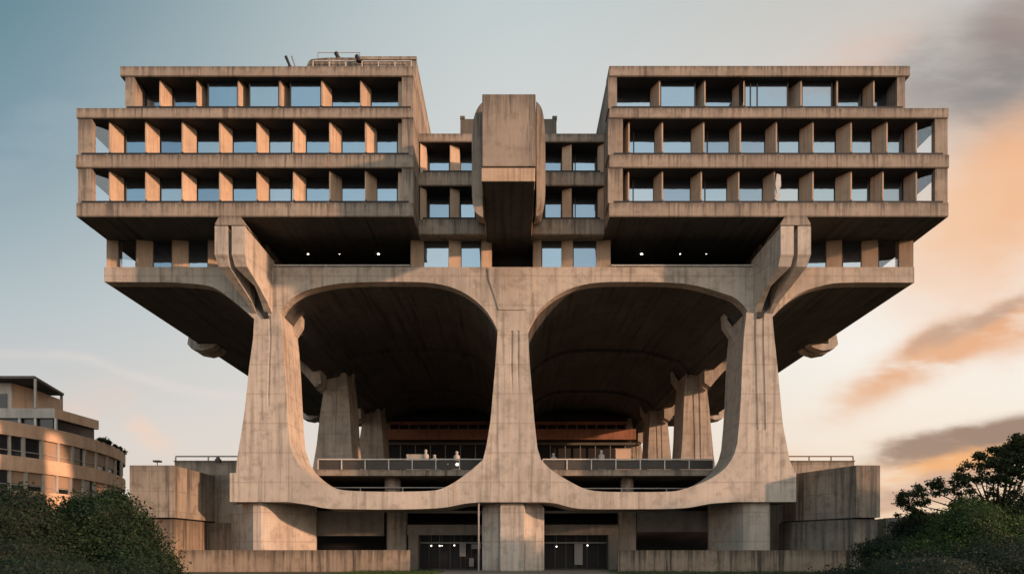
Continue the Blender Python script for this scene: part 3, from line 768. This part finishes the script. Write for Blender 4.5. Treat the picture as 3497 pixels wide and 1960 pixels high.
for px, lab in ((1150, 'bright round lamp on the balustrade panel left of the middle column'), (1127, 'dim round lamp left of the bright one on the balustrade')):
    c = (X(px, DY-.1), DY-.12, Z(1168, DY)); mb = MB(); mb.ball(c, .13 if px == 1150 else .08)
    mb.tube((c[0], c[1], c[2]), (c[0], DY, c[2]), .05)
    tag(mesh_obj('balustrade_lamp', mb, M['lamp2'] if px == 1150 else M['palewall'], smooth=True), lab, 'lamp', 'round lamps on the balustrade')
# floodlights on the bastions
mb = MB(); c = (X(548, 8.6), 8.6, Z(1161, 8.6)); mb.box(c[0]-.22, c[0]+.22, 8.5, 8.8, c[2], c[2]+.22); mb.xz([(c[0]-.16, c[2]+.22), (c[0]+.16, c[2]+.22), (c[0]+.06, c[2]+.42), (c[0]-.06, c[2]+.42)], 8.52, 8.78)
tag(mesh_obj('floodlight', mb, M['frame']), 'small dark floodlight on the left parapet under the handrail', 'floodlight')
mb = MB(); c = (X(396, 1.5), 1.5, Z(1169, 1.5)); mb.tube((c[0], 1.5, c[2]-.1), (c[0], 1.5, c[2]+.2), .03); mb.box(c[0]-.25, c[0]+.25, 1.3, 1.7, c[2]+.2, c[2]+.33)
tag(mesh_obj('floodlight', mb, M['frame']), 'flat grey lamp head standing on the top of the left bastion', 'floodlight')

# ------------------------------------------------------------------ bastions and retaining walls
BL = thing('concrete_bastion', 'boxy stained concrete bastion left of the left column, behind the round bush', 'bastion', (X(400, 1), 3, 0), 'concrete bastions either side')
mb = MB()
zt, zb = Z(1170, .9), Z(1301, .9)
mb.xy([(X(326, .9), .9), (X(438, .9), .9), (X(536, 8), 8), (X(536, 8), 9.5), (X(326, .9), 9.5)], zb, zt); mesh_obj('upper_volume', mb, M['wall'], BL)
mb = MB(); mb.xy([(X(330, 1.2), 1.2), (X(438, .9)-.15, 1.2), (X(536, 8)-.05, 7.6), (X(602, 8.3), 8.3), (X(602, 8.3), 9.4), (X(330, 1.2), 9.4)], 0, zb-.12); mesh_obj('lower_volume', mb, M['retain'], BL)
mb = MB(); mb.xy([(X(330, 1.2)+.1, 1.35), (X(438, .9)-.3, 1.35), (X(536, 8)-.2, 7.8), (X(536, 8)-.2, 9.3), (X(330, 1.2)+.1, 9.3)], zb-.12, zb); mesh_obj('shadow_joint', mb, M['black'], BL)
mb = MB(); mb.box(X(536, 8)+.01, X(592, 8), 8.4, 8.9, 0, DZb-.0); mesh_obj('side_wall', mb, M['wall'], BL)
BR = thing('concrete_bastion', 'boxy dark concrete bastion right of the right column, above the grass bank', 'bastion', (X(2150, 1), 3, 0), 'concrete bastions either side')
mb = MB()
mb.xy([(X(2002, 6.5), 6.5), (X(2154, .9), .9), (X(2214, .9), .9), (X(2214, .9), 9.5), (X(2002, 6.5), 9.5)], zb, zt); mesh_obj('upper_volume', mb, M['wall'], BR)
mb = MB(); mb.xy([(X(1985, 7), 7), (X(2150, .9), 1.15), (X(2210, 1), 1.15), (X(2210, 1), 9.4), (X(1985, 7), 9.4)], 0, zb-.12); mesh_obj('lower_volume', mb, M['wall'], BR)
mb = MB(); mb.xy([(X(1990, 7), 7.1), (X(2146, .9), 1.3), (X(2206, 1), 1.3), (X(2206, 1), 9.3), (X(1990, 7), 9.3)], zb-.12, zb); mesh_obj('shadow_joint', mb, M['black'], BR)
# low retaining walls
def rwall(pts, h, th, lab, mat='retain'):
    t = MB()
    for (a, b), (c, d) in zip(pts, pts[1:]):
        t.prism([(a, b, 0), (c, d, 0), (c, d, h), (a, b, h)], [(a, b+th, 0), (c, d+th, 0), (c, d+th, h), (a, b+th, h)])
    o = mesh_obj('retaining_wall', t, M[mat]); tag(o, lab, 'wall', 'low retaining walls in front'); return o
rwall([(-30, 1.2), (-24, 2.0), (-16, 2.6), (-11, 3.0), (X(1030, 3.2), 3.3)], EYE+.004, .35, 'low brown streaked retaining wall left of the central pedestal')
rwall([(X(1556, 3.2), 3.3), (12, 3.0), (18, 2.4), (24, 1.6), (34, .4)], EYE-.004, .35, 'low dark streaked retaining wall right of the central pedestal')
# bank wall at the right
mb = MB(); mb.prism([(X(1990, 2), 2.8, 0), (34, -.6, 0), (34, -.6, 4.35), (X(2154, .9), .4, 3.75), (X(1990, 2), 2.8, 3.6)],
                    [(X(1990, 2), 3.2, 0), (34, -.2, 0), (34, -.2, 4.35), (X(2154, .9), .8, 3.75), (X(1990, 2), 3.2, 3.6)])
mb2 = MB(); mb2.prism([(X(2225, .5), .3, 0), (44, -3, 0), (44, -3, 4.9), (X(2225, .5), .3, 4.0)], [(X(2225, .5), .7, 0), (44, -2.6, 0), (44, -2.6, 4.9), (X(2225, .5), .7, 4.0)])
tag(mesh_obj('bank_wall', mb2, M['darkconc']), 'dark wall rising behind the shrubs right of the right bastion', 'wall')

# ------------------------------------------------------------------ neighbouring curved office building
NBL = thing('office_building', 'curved orange banded office building with stepped roof terraces at the far left', 'building', (-54, 30, 0))
CP = [(-60, 3), (-56, 9), (-53, 13.5), (-50.8, 17.8), (-49.2, 22.5), (-48.7, 27.5), (-49.3, 33.5), (-51.2, 40), (-54.5, 46), (-60, 50)]
CS = catmull(CP, 8)
def pxof(p): return VX + p[0]*F/(DIST+p[1])
def cpt(px):
    for a, b in zip(CS, CS[1:]):
        pa, pb = pxof(a), pxof(b)
        if pa <= px <= pb: t = (px-pa)/(pb-pa); return (a[0]+(b[0]-a[0])*t, a[1]+(b[1]-a[1])*t)
    return CS[-1]
def offs(path, d):
    out = []
    for i, p in enumerate(path):
        a = path[max(0, i-1)]; b = path[min(len(path)-1, i+1)]
        dx, dy = b[0]-a[0], b[1]-a[1]; L = math.hypot(dx, dy); out.append((p[0]-dy/L*d*1.0, p[1]+dx/L*d))
    return out
def cband(z0, z1, din, dout, mat, name):
    o, i_ = offs(CS, -dout), offs(CS, din)
    mb = MB(); n = len(CS)
    for a in range(n-1):
        mb.prism([(*o[a], z0), (*o[a+1], z0), (*i_[a+1], z0), (*i_[a], z0)], [(*o[a], z1), (*o[a+1], z1), (*i_[a+1], z1), (*i_[a], z1)])
    return mesh_obj(name, mb, M[mat], NBL)
zN = [12.9+EYE, 11.5+EYE, 9.5+EYE, 8.0+EYE, 6.1+EYE]
cband(zN[1], zN[0], .5, 0.05, 'orange', 'parapet_band')
cband(zN[3], zN[2], .5, 0.05, 'orange', 'floor_band')
cband(0, zN[4], .5, 0.0, 'orange', 'lower_wall')
mb = MB(); o = offs(CS, .9); mb.xy([(p[0], p[1]) for p in o] + [(-75, 50), (-75, 3)], 0, zN[0]-.3); mesh_obj('core', mb, M['black'], NBL)
def nwin(pa, pb, z0, z1, mode):
    a, b = cpt(pa), cpt(pb)
    dx, dy = b[0]-a[0], b[1]-a[1]; L = math.hypot(dx, dy); nx, ny = -dy/L, dx/L
    def slab(u0, u1, za, zb, d0, d1, mat, name, par):
        f = lambda u, d, z: (a[0]+dx*u+nx*d, a[1]+dy*u+ny*d, z)
        mb = MB(); mb.prism([f(u0, d0, za), f(u1, d0, za), f(u1, d0, zb), f(u0, d0, zb)], [f(u0, d1, za), f(u1, d1, za), f(u1, d1, zb), f(u0, d1, zb)])
        return mesh_obj(name, mb, M[mat], par)
    w = slab(.08, .92, z0, z1, .28, .34, 'dglass', 'window', NBL)
    slab(-.07, .07, z0+.002, z1-.002, .02, .4, 'palewall', 'mullion', NBL)
    if mode == 1: slab(.09, .91, z0+.05+(z1-z0)*.3, z1-.04, .22, .27, 'blind', 'blind', w)
    if mode == 2: slab(.09, .91, z0+.05, z1-.04, .22, .27, 'blind', 'blind', w)
    slab(.08, .92, z0+(z1-z0)*.26, z0+(z1-z0)*.26+.07, .12, .2, 'palewall', 'transom', w)
row1 = [-12, 26, 61, 107, 148, 185, 216, 244, 272, 293, 306, 318]
for i, (a, b) in enumerate(zip(row1, row1[1:])): nwin(a, b, zN[2], zN[1], [0, 0, 0, 2, 2, 0, 2, 1, 1, 0, 0][i % 11])
row2 = [-16, 26, 67, 111, 145, 180, 212, 240, 268, 292, 310]
for i, (a, b) in enumerate(zip(row2, row2[1:])): nwin(a, b, zN[4], zN[3], [0, 1, 1, 2, 1, 2, 0, 2, 1, 2][i % 10])
# second tier
def wallseg(a, b, z0, z1, th, mat, name, z1b=None):
    dx, dy = b[0]-a[0], b[1]-a[1]; L = math.hypot(dx, dy); nx, ny = -dy/L*th, dx/L*th
    z1b = z1 if z1b is None else z1b
    mb = MB(); mb.prism([(a[0], a[1], z0), (b[0], b[1], z0), (b[0], b[1], z1b), (a[0], a[1], z1)], [(a[0]+nx, a[1]+ny, z0), (b[0]+nx, b[1]+ny, z0), (b[0]+nx, b[1]+ny, z1b), (a[0]+nx, a[1]+ny, z1)])
    return mesh_obj(name, mb, M[mat], NBL)
T2 = (-50.7, 26.0); T2e = (-50.3, 33.4); T2w = (-58, 26.0); z2a, z2b = Z(1051, 26), Z(1026.5, 26)
wallseg(T2w, T2, z2a, z2b, .4, 'palewall', 'terrace_parapet'); wallseg(T2, T2e, z2a, z2b, .4, 'orange', 'terrace_parapet')
mb = MB(); mb.xy([(T2w[0], 26.4), (T2[0]-.5, 26.4), (T2e[0]-.5, 33.3), (-58, 33.3)], zN[0]-.3, z2b-.3); mesh_obj('penthouse_core', mb, M['dglass'], NBL)
for px, Yp in ((48, 26.05), (88, 26.05), (139, 26.05)):
    mb = MB(); mb.box(X(px, Yp)-.12, X(px, Yp)+.12, Yp, Yp+.2, zN[0]-.3, z2a); mesh_obj('post', mb, M['white'], NBL)
# third tier with its canopy
T3 = (X(29, 27.5), 27.5); T3e = (X(155, 34), 34.0)
z3 = Z(961, 27.5)
midp = (X(85, 29.5), 30.2)
wallseg(T3, midp, z2b-.4, z3-.1, .4, 'orange', 'penthouse_wall', z3-.35); wallseg(midp, T3e, z2b-.4, z3-.35, .4, 'orange', 'penthouse_wall', z3-.6)
wallseg((X(-60, 27.5), 27.5), T3, zN[0]-.3, z3-.1, .4, 'palewall', 'penthouse_wall')
mb = MB(); mb.box(X(-20, 27.4), X(17, 27.4), 27.42, 27.48, Z(1034, 27.4), Z(990, 27.4)); mesh_obj('penthouse_window', mb, M['dglass'], NBL)
c1 = (X(87, 25.8), 25.8); c2 = (X(157, 34), 34.3)
mb = MB(); mb.xy([(X(-60, 25.8), 25.8), c1, c2, (X(-60, 34), 34.3)], z3, z3+.28); mesh_obj('canopy', mb, M['darkconc'], NBL)
mb = MB(); mb.box(c1[0]-.12, c1[0]+.12, 25.85, 26.0, z2b, z3); mb.box(c2[0]-.3, c2[0]-.06, 34.0, 34.2, z2b-.3, z3); mesh_obj('canopy_post', mb, M['palewall'], NBL)

# ------------------------------------------------------------------ vegetation
def leaves(mb, blobs, n, leaf, rnd, shell=(.72, 1.05), bump=.22, fsc=.9, asp=.55):
    tot = sum(b[3]*b[5] for b in blobs)
    for b in blobs:
        k = int(n*b[3]*b[5]/tot)
        for _ in range(k):
            d = Vector((rnd.gauss(0, 1), rnd.gauss(0, 1), rnd.gauss(0, 1))).normalized()
            r = rnd.uniform(*shell)
            nz = noise.noise(Vector((d.x*2.2*fsc+b[0], d.y*2.2*fsc+b[1], d.z*2.2*fsc+b[2]))) + .5*noise.noise(Vector((d.x*6+b[0], d.y*6, d.z*6+b[2])))
            r *= 1 + bump*nz
            p = Vector((b[0]+d.x*b[3]*r, b[1]+d.y*b[4]*r, b[2]+d.z*b[5]*r))
            if p.z < .02: continue
            nrm = (d + Vector((rnd.gauss(0, .7), rnd.gauss(0, .7), rnd.gauss(0, .7)+.3))).normalized()
            u = nrm.cross(Vector((rnd.gauss(0, 1), rnd.gauss(0, 1), rnd.gauss(0, 1)))).normalized(); w = nrm.cross(u)
            s_ = leaf*rnd.uniform(.6, 1.3)
            u = u*s_; w = w*s_*asp
            o = len(mb.v)
            mb.v += [tuple(p-u), tuple(p-w+u*.1), tuple(p+u), tuple(p+w+u*.1)]; mb.f.append((o, o+1, o+2, o+3))
def core(mb, blobs, k=.8):
    for b in blobs:
        n, m = 16, 10; rings = []
        for j in range(1, m):
            a = math.pi*j/m
            rg = []
            for i in range(n):
                t = 2*math.pi*i/n; d = Vector((math.sin(a)*math.cos(t), math.sin(a)*math.sin(t), -math.cos(a)))
                r = k*(1+.22*noise.noise(Vector((d.x*1.98+b[0], d.y*1.98+b[1], d.z*1.98+b[2]))))
                rg.append((b[0]+d.x*b[3]*r, b[1]+d.y*b[4]*r, max(0.0, b[2]+d.z*b[5]*r)))
            rings.append(rg)
        mb.loft(rings)
def bl(px, py, Y, rx, rz, ry=None):
    s_ = F/(DIST+Y); return (X(px, Y), Y, Z(py, Y), rx/s_, (ry or rx)/s_, rz/s_)
def bush(name, cat, lab, blobs, n, leaf, mat, seed, group=None, corek=.78):
    rnd = random.Random(seed)
    cx = sum(b[0] for b in blobs)/len(blobs); cy = sum(b[1] for b in blobs)/len(blobs)
    t = thing(name, lab, cat, (cx, cy, 0), group)
    mb = MB(); leaves(mb, blobs, n, leaf, rnd); leaves(mb, blobs, n//14, leaf*1.25, rnd, (1.0, 1.17), .3); mesh_obj('foliage', mb, M[mat], t, fixn=False)
    mb = MB(); core(mb, blobs, corek)
    for k in range(5):
        a = k*1.26; mb.tube((cx+.1*math.cos(a), cy+.1*math.sin(a), 0), (cx+.9*math.cos(a), cy+.9*math.sin(a), max(.8, blobs[0][2])), .07, .03)
    mesh_obj('branches', mb, M['core'], t)
    return t
G = 'bushes in the foreground'
bush('round_bush', 'bush', 'large round dark green bush in front of the left bastion', [bl(255, 1345, -14, 115, 108), bl(300, 1400, -14, 118, 90), bl(190, 1400, -15, 110, 95), bl(350, 1440, -16, 100, 60), bl(215, 1300, -13, 60, 50), bl(285, 1275, -13, 45, 42)], 60000, .075, 'leaf', 3, G)
bush('round_bush', 'bush', 'near black bush in the bottom left corner below the curved office', [bl(35, 1320, -18, 110, 98), bl(-60, 1330, -18, 120, 110), bl(100, 1340, -17, 60, 70), bl(20, 1420, -20, 150, 70)], 42000, .065, 'leafdk', 4, G)
bush('ground_bush', 'bush', 'low dark bush along the bottom edge at the left, below the round bush', [bl(120, 1460, -24, 200, 62), bl(330, 1480, -23, 130, 60), bl(420, 1490, -22, 70, 50)], 30000, .055, 'leafdk', 5, G)
bush('green_shrub', 'shrub', 'rounded bright green shrub at the right in front of the leafy tree', [bl(2445, 1345, -16, 92, 84), bl(2380, 1400, -16, 90, 70), bl(2530, 1390, -16, 110, 90)], 42000, .06, 'leafgr', 6, G)
bush('dark_shrub', 'shrub', 'low near black shrub filling the bottom right corner', [bl(2330, 1450, -22, 190, 62), bl(2530, 1440, -22, 150, 88), bl(2180, 1480, -21, 130, 52)], 36000, .055, 'leafdk', 7, G)
bush('bank_shrub', 'shrub', 'dark shrub on the bank between the right bastion and the green shrub', [bl(2330, 1335, -8, 85, 44), bl(2250, 1390, -9, 90, 40), bl(2420, 1330, -9, 70, 55)], 26000, .07, 'leafdk', 8, G)
# the tree at the right with gaps of sky
rt = thing('leafy_tree', 'open crowned leafy tree at the right edge with sky showing through its leaves', 'tree', (X(2500, -10), -10, 0))
rnd = random.Random(11)
ty = -10
def tp_(px, py, dy=0): return Vector((X(px, ty), ty+dy, Z(py, ty)))
tr = MB(); root = Vector((X(2520, ty), ty, 0)); fork_ = tp_(2510, 1330)
tr.tube(root, fork_, .22, .15)
tips = [(2300, 1222), (2345, 1205), (2395, 1180), (2440, 1155), (2490, 1140), (2545, 1120), (2585, 1095), (2640, 1090), (2330, 1262), (2400, 1230), (2460, 1200), (2530, 1180), (2600, 1160), (2350, 1290), (2440, 1260), (2520, 1240), (2600, 1230), (2300, 1240), (2680, 1130), (2560, 1280)]
blobs = []; sparse = []
tips = [(a, b+24) for a, b in tips] + [(2360, 1225), (2420, 1205), (2480, 1215), (2560, 1150), (2500, 1185)]
for i, (a, b) in enumerate(tips):
    e = tp_(a, b, rnd.uniform(-1.2, 1.2)); mid = fork_.lerp(e, .5)+Vector((0, rnd.uniform(-.3, .3), .25))
    tr.tube(fork_, mid, .08, .05, 6); tr.tube(mid, e, .05, .015, 5)
    dense = b < 1165 or (a > 2480 and b < 1150)
    for _ in range(7):
        c = e + Vector((rnd.gauss(0, .5), rnd.gauss(0, .6), rnd.gauss(0, .26)))
        r = rnd.uniform(.20, .42)
        (blobs if dense else sparse).append((c.x, c.y, c.z, r, r, r*.7))
        tr.tube(e, c, .015, .008, 4)
mesh_obj('trunk', tr, M['bark'], rt)
mb = MB(); leaves(mb, blobs, 24000, .075, rnd, (.2, 1.25), .3, 1, .6); leaves(mb, sparse, 17000, .075, rnd, (.15, 1.2), .3, 1, .6)
low_b = [bl(2540, 1300, ty, 90, 70), bl(2470, 1310, ty, 60, 50), bl(2620, 1280, ty, 90, 80)]
leaves(mb, low_b, 16000, .08, rnd, (.3, 1.05), .25)
mesh_obj('crown', mb, M['leaftree'], rt, fixn=False)
for i, (tx, ty_, hh) in enumerate(((44, -11, 11), (49, -21, 12.5), (55, -4, 12), (48, 2, 10.5))):  # unseen trees added to keep the sun off the lower front
    t = thing('shade_tree', ['tall round tree beyond the bank, nearest the bastion side', 'tallest round tree beyond the right edge, nearest the viewer', 'round tree farthest right beyond the bank', 'lowest round tree, farthest back beyond the bank'][i], 'tree', (tx, ty_, 0), 'trees beyond the bank')
    mb = MB(); bb = [(tx, ty_, hh*.62, 4.5, 4.5, hh*.38), (tx+2, ty_-3, hh*.5, 3.6, 3.6, hh*.34), (tx-1, ty_+3, hh*.5, 3.8, 3.8, hh*.36)]
    leaves(mb, bb, 9000, .26, rnd, (.6, 1.08)); mesh_obj('crown', mb, M['leafdk'], t, fixn=False)
    mb = MB(); mb.tube((tx, ty_, 0), (tx, ty_, hh*.5), .35, .2); core(mb, bb, .72); mesh_obj('trunk', mb, M['core'], t)
# little roof-terrace plants on the office
for px, r in ((254, .35), (266, .55), (276, .4), (292, .3), (304, .35), (314, .45), (324, .25)):
    a = cpt(px-2)
    mb = MB(); leaves(mb, [(a[0]-.1, a[1]+.1, zN[0]+r*.5, r, r, r*.8)], 240, .14, rnd, (.1, 1.1))
    t = thing('roof_plant', 'small dark leafy plant on the curved roof edge of the office building', 'plant', (a[0]-.1, a[1]+.1, zN[0]), 'plants along the office roof edge')
    mesh_obj('foliage', mb, M['leafdk'], t, fixn=False)
    mb = MB(); mb.tube((a[0]-.1, a[1]+.1, zN[0]), (a[0]-.1, a[1]+.1, zN[0]+r*.3), .12, .16); mesh_obj('pot', mb, M['rear'], t)

# ------------------------------------------------------------------ ground
def ground_mat():
    m, g, bs = new_mat('grass_ground')
    pos = g.node('ShaderNodeNewGeometry').outputs['Position']
    n = g.noise(pos, .5, 7, .6); n2 = g.noise(pos, 9, 5, .7)
    c = g.mix(g.smooth(n, .35, .65), (.022, .03, .012, 1), (.045, .055, .02, 1)); c = g.mix(g.math('MULTIPLY', n2, .5), c, (.02, .017, .010, 1))
    g.l.new(c, bs.inputs['Base Color']); bs.inputs['Roughness'].default_value = .95
    bp = g.node('ShaderNodeBump'); bp.inputs['Strength'].default_value = .8; g.l.new(n2, bp.inputs['Height']); g.l.new(bp.outputs[0], bs.inputs['Normal'])
    return m
M['ground'] = ground_mat()
M['path'] = concrete('path_concrete', (.16, .14, .12), streak=.2, blotch=.5)
mb = MB(); mb.add([(-1500, -400, 0), (1500, -400, 0), (1500, 2500, 0), (-1500, 2500, 0)], [(0, 1, 2, 3)])
tag(mesh_obj('ground', mb, M['ground'], fixn=False), kind='structure')
mb = MB(); mb.add([(-4.5, -60, .004), (5.5, -60, .004), (7.6, 2, .004), (8.4, 19, .004), (-8.4, 19, .004), (-5.8, 2, .004)], [(0, 1, 2, 3, 4, 5)])
tag(mesh_obj('path', mb, M['path'], fixn=False), kind='structure')
# grass verge tufts at the foot of the walls
rnd = random.Random(21); mb = MB()
for _ in range(9000):
    sd = rnd.random() < .5
    x = rnd.uniform(-12, -5.2) if sd else rnd.uniform(6.8, 26); y = rnd.uniform(-9, 3.2)
    if x > 14 and y > 2.2: continue
    h = rnd.uniform(.06, .22); a = rnd.uniform(0, 6.28); w = .02
    o = len(mb.v); mb.v += [(x-w*math.cos(a), y-w*math.sin(a), 0), (x+w*math.cos(a), y+w*math.sin(a), 0), (x+rnd.gauss(0, .04), y+rnd.gauss(0, .04), h)]; mb.f.append((o, o+1, o+2))
tag(mesh_obj('grass', mb, M['leafgr'], fixn=False), kind='stuff')
# grassy bank at the right, behind the dark wall
mb = MB(); gx = 26; 
vs = []; nx_, ny_ = 30, 10
for j in range(ny_+1):
    for i in range(nx_+1):
        x = 27.5 + i*1.3; y = -2.4 + j*2.6 - i*.22
        e = min(1, i/2.0)
        z = (4.0 + .05*(x-27) + .25*noise.noise(Vector((x*.3, y*.3, 0))) ) * (1 if j > 0 else .6)*e
        vs.append((x, y+1.2, max(-.2, z)))
mb.add(vs, [(j*(nx_+1)+i, j*(nx_+1)+i+1, (j+1)*(nx_+1)+i+1, (j+1)*(nx_+1)+i) for j in range(ny_) for i in range(nx_)])
tag(mesh_obj('hill', mb, M['ground'], smooth=True), kind='structure')

# ------------------------------------------------------------------ sky and light
SUN_AZ, SUN_EL = 65.0, 10.0      # azimuth measured from -Y towards +X
w = bpy.data.worlds.new('World'); scene.world = w; w.use_nodes = True
g = NG(w.node_tree); bg = w.node_tree.nodes['Background']
sky = g.node('ShaderNodeTexSky', sky_type='NISHITA'); sky.sun_disc = False
sky.sun_elevation = R(SUN_EL); sky.sun_rotation = R(180-SUN_AZ); sky.air_density = 1.2; sky.dust_density = 2.5; sky.ozone_density = 1.5
tc = g.node('ShaderNodeTexCoord').outputs['Generated']
sp = g.node('ShaderNodeSeparateXYZ'); g.set(sp.inputs[0], tc)
ay = g.math('MAXIMUM', g.math('ABSOLUTE', sp.outputs[1]), .3)
u = g.math('DIVIDE', sp.outputs[0], ay); v = g.math('DIVIDE', sp.outputs[2], ay)
wv = g.node('ShaderNodeCombineXYZ'); g.set(wv.inputs[0], u); g.set(wv.inputs[1], v)
wn = g.noise(wv.outputs[0], 4.0, 5, .55); wn2 = g.noise(g.mapping(wv.outputs[0], (1, 1, 1), loc=(5, 2, 0)), 3.0, 4, .5)
uw = g.math('ADD', u, g.math('MULTIPLY', g.math('SUBTRACT', wn, .5), .12)); vw = g.math('ADD', v, g.math('MULTIPLY', g.math('SUBTRACT', wn2, .5), .10))
A = g.ramp(g.math('DIVIDE', v, .85), [(0, srgb(228, 205, 188)), (.18, srgb(222, 214, 208)), (.42, srgb(184, 196, 200)), (.70, srgb(128, 157, 170)), (1, srgb(96, 133, 147))])
C_ = g.ramp(g.math('DIVIDE', v, .85), [(0, srgb(240, 222, 205)), (.4, srgb(228, 226, 221)), (.8, srgb(210, 215, 214)), (1, srgb(196, 208, 209))])
D_ = g.ramp(g.math('DIVIDE', v, .85), [(0, srgb(246, 208, 168)), (.15, srgb(253, 236, 216)), (.35, srgb(255, 249, 240)), (.6, srgb(247, 226, 206)), (.78, srgb(222, 212, 203)), (1, srgb(203, 200, 194))])
c = g.mix(g.smooth(u, -.85, .05), A, C_)
c = g.mix(g.smooth(u, .0, .6), c, D_)
NN = [g.noise(g.mapping(wv.outputs[0], (1, 3.2, 1), rot=(0, 0, -R(an)), loc=(an*.1, an*.07, 0)), 5.5, 5, .55) for an in (8, 24, 55)]
def cloud(c, px, py, ang, la, lb, col, st, n_lo=.35, n_hi=.6, nsc=6, warp=True, sh=.95, nw=1.0):
    u0, v0 = (px-VX)/F, (VY-py)/F; ca, sa = math.cos(R(ang)), math.sin(R(ang))
    U = g.math('SUBTRACT', uw if warp else u, u0); V = g.math('SUBTRACT', vw if warp else v, v0)
    a = g.math('ADD', g.math('MULTIPLY', U, ca), g.math('MULTIPLY', V, sa)); b = g.math('SUBTRACT', g.math('MULTIPLY', V, ca), g.math('MULTIPLY', U, sa))
    d = g.math('ADD', g.math('POWER', g.math('DIVIDE', a, la), 2), g.math('POWER', g.math('DIVIDE', b, lb), 2))
    f = g.math('EXPONENT', g.math('MULTIPLY', d, -1))
    nn = NN[0] if ang < 15 else (NN[1] if ang < 35 else NN[2])  # cloud grain
    f = g.smooth(g.math('MULTIPLY', f, g.math('ADD', 1-.65*nw, g.math('MULTIPLY', g.smooth(nn, .3, .65), .9*nw))), .03, sh)
    return g.mix(g.math('MULTIPLY', f, st, clamp=True), c, srgb(*col))
c = cloud(c, 2400, 1190, 0, .35, .07, (244, 200, 160), .4)
c = cloud(c, 2560, 420, 62, .25, .12, (248, 190, 146), 1.0, sh=1.1, nw=.25)
c = cloud(c, 2430, 560, 50, .12, .05, (248, 204, 166), .7, sh=1.2, nw=.3)
c = cloud(c, 2130, 160, 20, .12, .035, (232, 196, 178), .6)
c = cloud(c, 2500, 165, 24, .20, .095, (146, 143, 141), 1.0, sh=1.05, nw=.45)
c = cloud(c, 2560, 60, 20, .12, .06, (165, 142, 135), .6, sh=1.2, nw=.5)
c = cloud(c, 2330, 250, 15, .08, .03, (170, 160, 155), .5)
c = cloud(c, 2400, 860, 26, .19, .030, (238, 184, 144), 1.0, sh=.9)
c = cloud(c, 2560, 800, 26, .08, .05, (240, 176, 128), .8, sh=1.1)
c = cloud(c, 2470, 795, 27, .12, .014, (196, 164, 142), .8, sh=.9)
c = cloud(c, 2450, 1125, 8, .17, .03, (250, 186, 128), 1.0, sh=.8)
c = cloud(c, 2430, 1075, 9, .17, .020, (165, 137, 120), 1.0, sh=.8)
c = cloud(c, 2300, 1105, 5, .07, .017, (170, 142, 124), .9, sh=.8)
c = cloud(c, 2320, 1195, 8, .12, .018, (206, 172, 152), .9)
c = cloud(c, 2260, 1235, 4, .10, .014, (212, 174, 150), .8)
c = cloud(c, 370, 1100, -30, .05, .018, (250, 214, 192), .7, sh=1.2)
c = cloud(c, 230, 1010, 0, .06, .03, (250, 205, 180), .6)
c = cloud(c, 320, 950, -13, .25, .010, (236, 222, 216), .4, sh=1.2)
c = cloud(c, 150, 330, 30, .2, .06, (160, 178, 186), .4)
skyc = g.mix(1.0, sky.outputs[0], (.10, .10, .10, 1), 'MULTIPLY')
fin_c = g.mix(.94, skyc, c)
back = g.math('ADD', 1.0, g.math('MULTIPLY', g.smooth(g.math('MULTIPLY', sp.outputs[1], -1), -.05, .5), 1.0))
bk = g.node('ShaderNodeCombineXYZ')
for i_ in range(3): g.set(bk.inputs[i_], back)
fin_c = g.mix(1.0, fin_c, bk.outputs[0], 'MULTIPLY')
dn = g.smooth(sp.outputs[2], -.03, .0)
fin_c = g.mix(dn, (.10, .085, .07, 1), fin_c)
g.l.new(fin_c, bg.inputs[0]); bg.inputs[1].default_value = 1.0

sl = bpy.data.lights.new('sun', 'SUN'); sl.energy = 5.0; sl.angle = R(1.5); sl.color = (1, .58, .36)
so = bpy.data.objects.new('sun', sl); COL.objects.link(so)
dv = Vector((math.sin(R(SUN_AZ))*math.cos(R(SUN_EL)), -math.cos(R(SUN_AZ))*math.cos(R(SUN_EL)), math.sin(R(SUN_EL))))
so.rotation_euler = dv.to_track_quat('Z', 'Y').to_euler(); so.location = dv*100

# ------------------------------------------------------------------ camera
cd = bpy.data.cameras.new('camera'); cam = bpy.data.objects.new('camera', cd); COL.objects.link(cam)
cam.location = (0, -DIST, EYE); cam.rotation_euler = (R(90), 0, 0)
cd.sensor_width = 36; cd.lens = 36*F/2576; cd.shift_y = (VY-722)/2576; cd.shift_x = -(VX-1288)/2576
cd.clip_end = 6000; scene.camera = cam
scene.cycles.max_bounces = 6; scene.cycles.diffuse_bounces = 3; scene.cycles.glossy_bounces = 3
vs_ = scene.view_settings; vs_.view_transform = 'Standard'; vs_.look = 'None'; vs_.exposure = 0; vs_.gamma = 1
